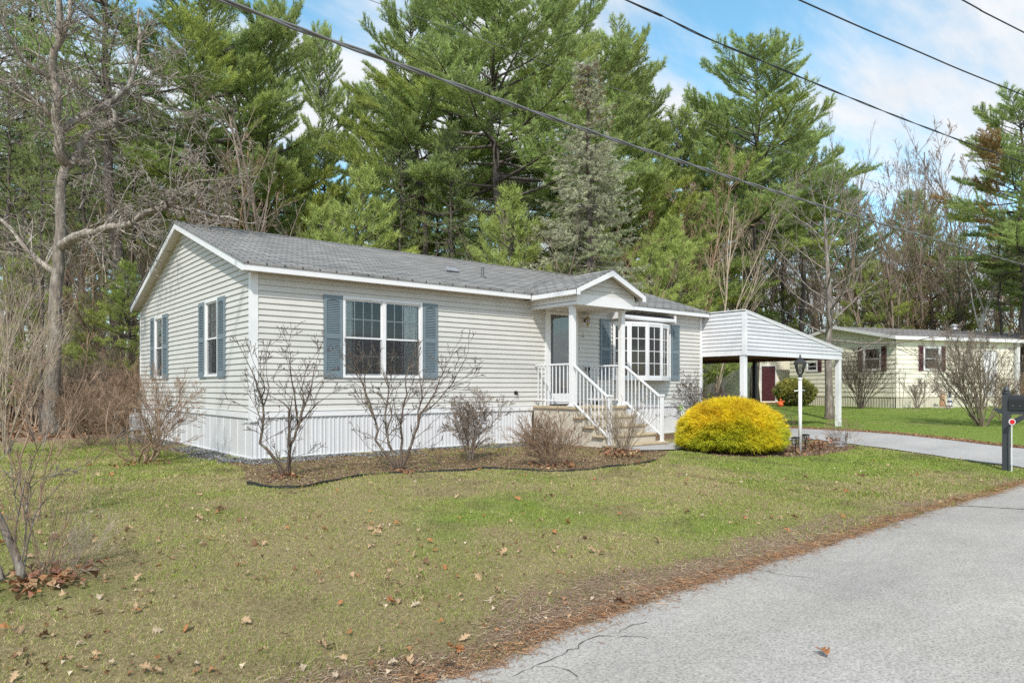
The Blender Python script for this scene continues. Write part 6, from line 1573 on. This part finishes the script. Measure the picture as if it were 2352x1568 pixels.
# ================================================================== GRASS
def grass(n, r0, r1, seed, lenk=1.):
    x, y, q = polar(n, r0, r1, seed, .9); r = np.random.default_rng(seed + 1)
    e = road_edge(x); w = fbm(x, y, 1.1, 12) - .5; dd = y - e + w * 1.1
    keep = (dd > .10 + .95 * r.random(n) ** 1.6 - .30 * sm(-1, 6, x)) & (forest_mask(x, y) < .5) & ~inside(BED2, x, y) & ~(inside(BEDP, x, y) & (r.random(n) > .22))
    keep &= ~((x > -.02) & (x < 12.4) & (y > -.02) & (y < 8.2)) & ~((x > drv_l(y) - .02) & (x < drv_r(y) + .25 + .3 * r.random(n)) & (y > -9)) & ~((x > 6.) & (x < 11.6) & (y > -3.45) & (y < -.9))
    keep &= (r.random(n) < .45 + .8 * fbm(x, y, 2.6, 51)) 
    ln = nloc; lx_ = (x - ln[0]) * math.cos(RZN) + (y - ln[1]) * math.sin(RZN); ly_ = -(x - ln[0]) * math.sin(RZN) + (y - ln[1]) * math.cos(RZN)
    keep &= ~((lx_ > -.1) & (ly_ > -.1)) & ~((mx - x) ** 2 + (my - y) ** 2 < .03) & ~((x < 0) & (x > -.5) & (y > -.3) & (r.random(n) < .8))
    x, y, q = x[keep], y[keep], q[keep]; n = len(x)
    gm_ = np.clip(sm(2, 13, x) * .75 + .4 * sm(-5, 4, y) * (x < 1) + (fbm(x, y, .5, 22) - .5) * 1.4 + .12 + (fbm(x, y, 2.2, 33) - .5) * 2.0 + (fbm(x, y, .8, 34) - .5) * 1.2, 0, 1); far = x > 15.; gm_ = np.where(far, .95, gm_)
    th_ = fbm(x, y, 1.6, 71) + .35 * (vnoise(x, y, 6., 72) - .5); isg = r.random(n) < (.29 + .64 * gm_) * (1 - .5 * np.clip((th_ - .58) * 6, 0, 1))
    H = np.where(isg, r.uniform(.012, .034, n), r.uniform(.008, .022, n)) * lenk * (.8 + .5 * fbm(x, y, 1.7, 61)); H = H * np.where(vnoise(x, y, 9., 81) * vnoise(x, y, 1.3, 82) > .52, 2.0, 1.); W = .0032 * np.maximum(1, q / 4.2)
    lean = np.where(isg, .45, 1.1); d = norm(np.stack([r.normal(0, lean), r.normal(0, lean), np.ones(n)], 1)) * H[:, None] * np.where(isg, 1, 1.25)[:, None]
    s = norm(np.stack([r.normal(0, 1, n), r.normal(0, 1, n), np.zeros(n)], 1)) * W[:, None] / 2; P = np.stack([x, y, g(x, y) - .003], 1)
    gc = np.array([[.24, .31, .05], [.31, .37, .075], [.17, .24, .035], [.36, .39, .11]])[r.integers(0, 4, n)]; dc = np.array([[.55, .46, .23], [.45, .36, .175], [.60, .52, .29], [.34, .25, .125]])[r.integers(0, 4, n)]
    gc = np.where(far[:, None], gc * np.array([.66, .88, .8]), gc)
    c = np.where(isg[:, None], gc, dc) * r.uniform(.78, 1.15, (n, 1)) * (1 - .42 * np.clip((th_ - .58) * 6, 0, 1))[:, None] * (.84 + .32 * fbm(x, y, .9, 73))[:, None]
    mid = P + d * .55 + s * 0; tip = P + d + np.stack([r.normal(0, 1, n), r.normal(0, 1, n), np.zeros(n)], 1) * H[:, None] * .25
    V = np.stack([P - s, P + s, mid + s * .8, tip, mid - s * .8], 1).reshape(-1, 3); b = (np.arange(n) * 5)[:, None]
    T3 = np.concatenate([b + np.array([0, 1, 2]), b + np.array([0, 2, 4]), b + np.array([4, 2, 3])], 0)
    return tag(link('lawn_grass', arr_mesh('lawn_grass', V, T3, np.repeat(c, 5, 0)), M['grassblade']), kind='stuff')
grass(930000, 2.8, 17, 31); grass(90000, 17, 48, 33, 1.3)

# ================================================================== SKY, SUN, CAMERA
SUN = Vector((-.58, -.56, .84)).normalized()
w = bpy.data.worlds.new('World'); S.world = w; w.use_nodes = True; nt = w.node_tree; N = nt.nodes; L = nt.links
bg = N['Background']; bg.inputs['Strength'].default_value = .15
sky = N.new('ShaderNodeTexSky'); sky.sky_type = 'NISHITA'; sky.sun_disc = False; sky.sun_elevation = math.asin(SUN.z); sky.sun_rotation = math.atan2(SUN.x, SUN.y)
sky.air_density = 1.0; sky.dust_density = .6; sky.ozone_density = 2.
tc = N.new('ShaderNodeTexCoord'); sx = N.new('ShaderNodeSeparateXYZ'); L.new(tc.outputs['Generated'], sx.inputs[0])
def mth(op, a, b=None, c=None):
    n_ = N.new('ShaderNodeMath'); n_.operation = op
    for i, v in enumerate((a, b, c)):
        if v is None: continue
        if isinstance(v, (int, float)): n_.inputs[i].default_value = v
        else: L.new(v, n_.inputs[i])
    return n_.outputs[0]
den = mth('ADD', mth('MAXIMUM', sx.outputs['Z'], 0.), .22)
cv = N.new('ShaderNodeCombineXYZ'); L.new(mth('DIVIDE', sx.outputs['X'], den), cv.inputs[0]); L.new(mth('DIVIDE', sx.outputs['Y'], den), cv.inputs[1])
mp = N.new('ShaderNodeMapping'); mp.inputs['Location'].default_value = (3.1, 1.7, 0); mp.inputs['Rotation'].default_value = (0, 0, .5); mp.inputs['Scale'].default_value = (1.0, 1.5, 1); L.new(cv.outputs[0], mp.inputs[0])
n1 = N.new('ShaderNodeTexNoise'); n1.inputs['Scale'].default_value = 1.15; n1.inputs['Detail'].default_value = 9; n1.inputs['Roughness'].default_value = .55; n1.inputs['Distortion'].default_value = .5; L.new(mp.outputs[0], n1.inputs[0])
mp2 = N.new('ShaderNodeMapping'); mp2.inputs['Scale'].default_value = (1.2, 4.5, 1); mp2.inputs['Rotation'].default_value = (0, 0, .9); L.new(cv.outputs[0], mp2.inputs[0])
n2 = N.new('ShaderNodeTexNoise'); n2.inputs['Scale'].default_value = 1.6; n2.inputs['Detail'].default_value = 8; n2.inputs['Roughness'].default_value = .6; L.new(mp2.outputs[0], n2.inputs[0])
cl = mth('ADD', mth('MULTIPLY', n1.outputs[0], 1.0), mth('MULTIPLY', n2.outputs[0], .35))
mr_ = N.new('ShaderNodeMapRange'); mr_.interpolation_type = 'SMOOTHSTEP'; L.new(cl, mr_.inputs[0]); mr_.inputs[1].default_value = .57; mr_.inputs[2].default_value = .80; mr_.inputs[3].default_value = .02; mr_.inputs[4].default_value = .97
mxs = N.new('ShaderNodeMix'); mxs.data_type = 'RGBA'; L.new(mr_.outputs[0], mxs.inputs['Factor']); hs = N.new('ShaderNodeHueSaturation'); hs.inputs['Saturation'].default_value = 1.12; hs.inputs['Hue'].default_value = .475; hs.inputs['Value'].default_value = 1.1; L.new(sky.outputs[0], hs.inputs['Color']); L.new(hs.outputs[0], mxs.inputs['A'])
cs = N.new('ShaderNodeMapRange'); L.new(n2.outputs[0], cs.inputs[0]); cs.inputs[1].default_value = .3; cs.inputs[2].default_value = .7; cs.inputs[3].default_value = .88; cs.inputs[4].default_value = 1.06
cc = N.new('ShaderNodeVectorMath'); cc.operation = 'SCALE'; cc.inputs[0].default_value = (4.0, 4.05, 4.15); L.new(cs.outputs[0], cc.inputs['Scale']); L.new(cc.outputs[0], mxs.inputs['B'])
L.new(mxs.outputs['Result'], bg.inputs['Color'])
sl = bpy.data.lights.new('sun', 'SUN'); sl.energy = 2.75; sl.angle = R(2.); sl.color = (1, .955, .88); so = bpy.data.objects.new('sun', sl); C.objects.link(so); so.rotation_euler = SUN.to_track_quat('Z', 'Y').to_euler()

cd = bpy.data.cameras.new('camera'); cam = bpy.data.objects.new('camera', cd); C.objects.link(cam); S.camera = cam
cam.location = CAM; cam.rotation_euler = (R(90), 0, math.atan2(-D2[1], D1[1])); cd.sensor_width = 36; cd.lens = F / 2352 * 36; cd.shift_y = (HY - 784.) / 2352; cd.clip_end = 2000; cd.clip_start = .05
S.view_settings.view_transform = 'Standard'; S.view_settings.look = 'None'; S.view_settings.exposure = .66; S.view_settings.gamma = 1
S.render.engine = 'CYCLES'; S.cycles.max_bounces = 6; S.cycles.transparent_max_bounces = 12; S.cycles.use_denoising = False; S.cycles.sample_clamp_indirect = 2.5; S.cycles.sample_clamp_direct = 12
for o in bpy.data.objects:
    if '_w' in o: del o['_w']
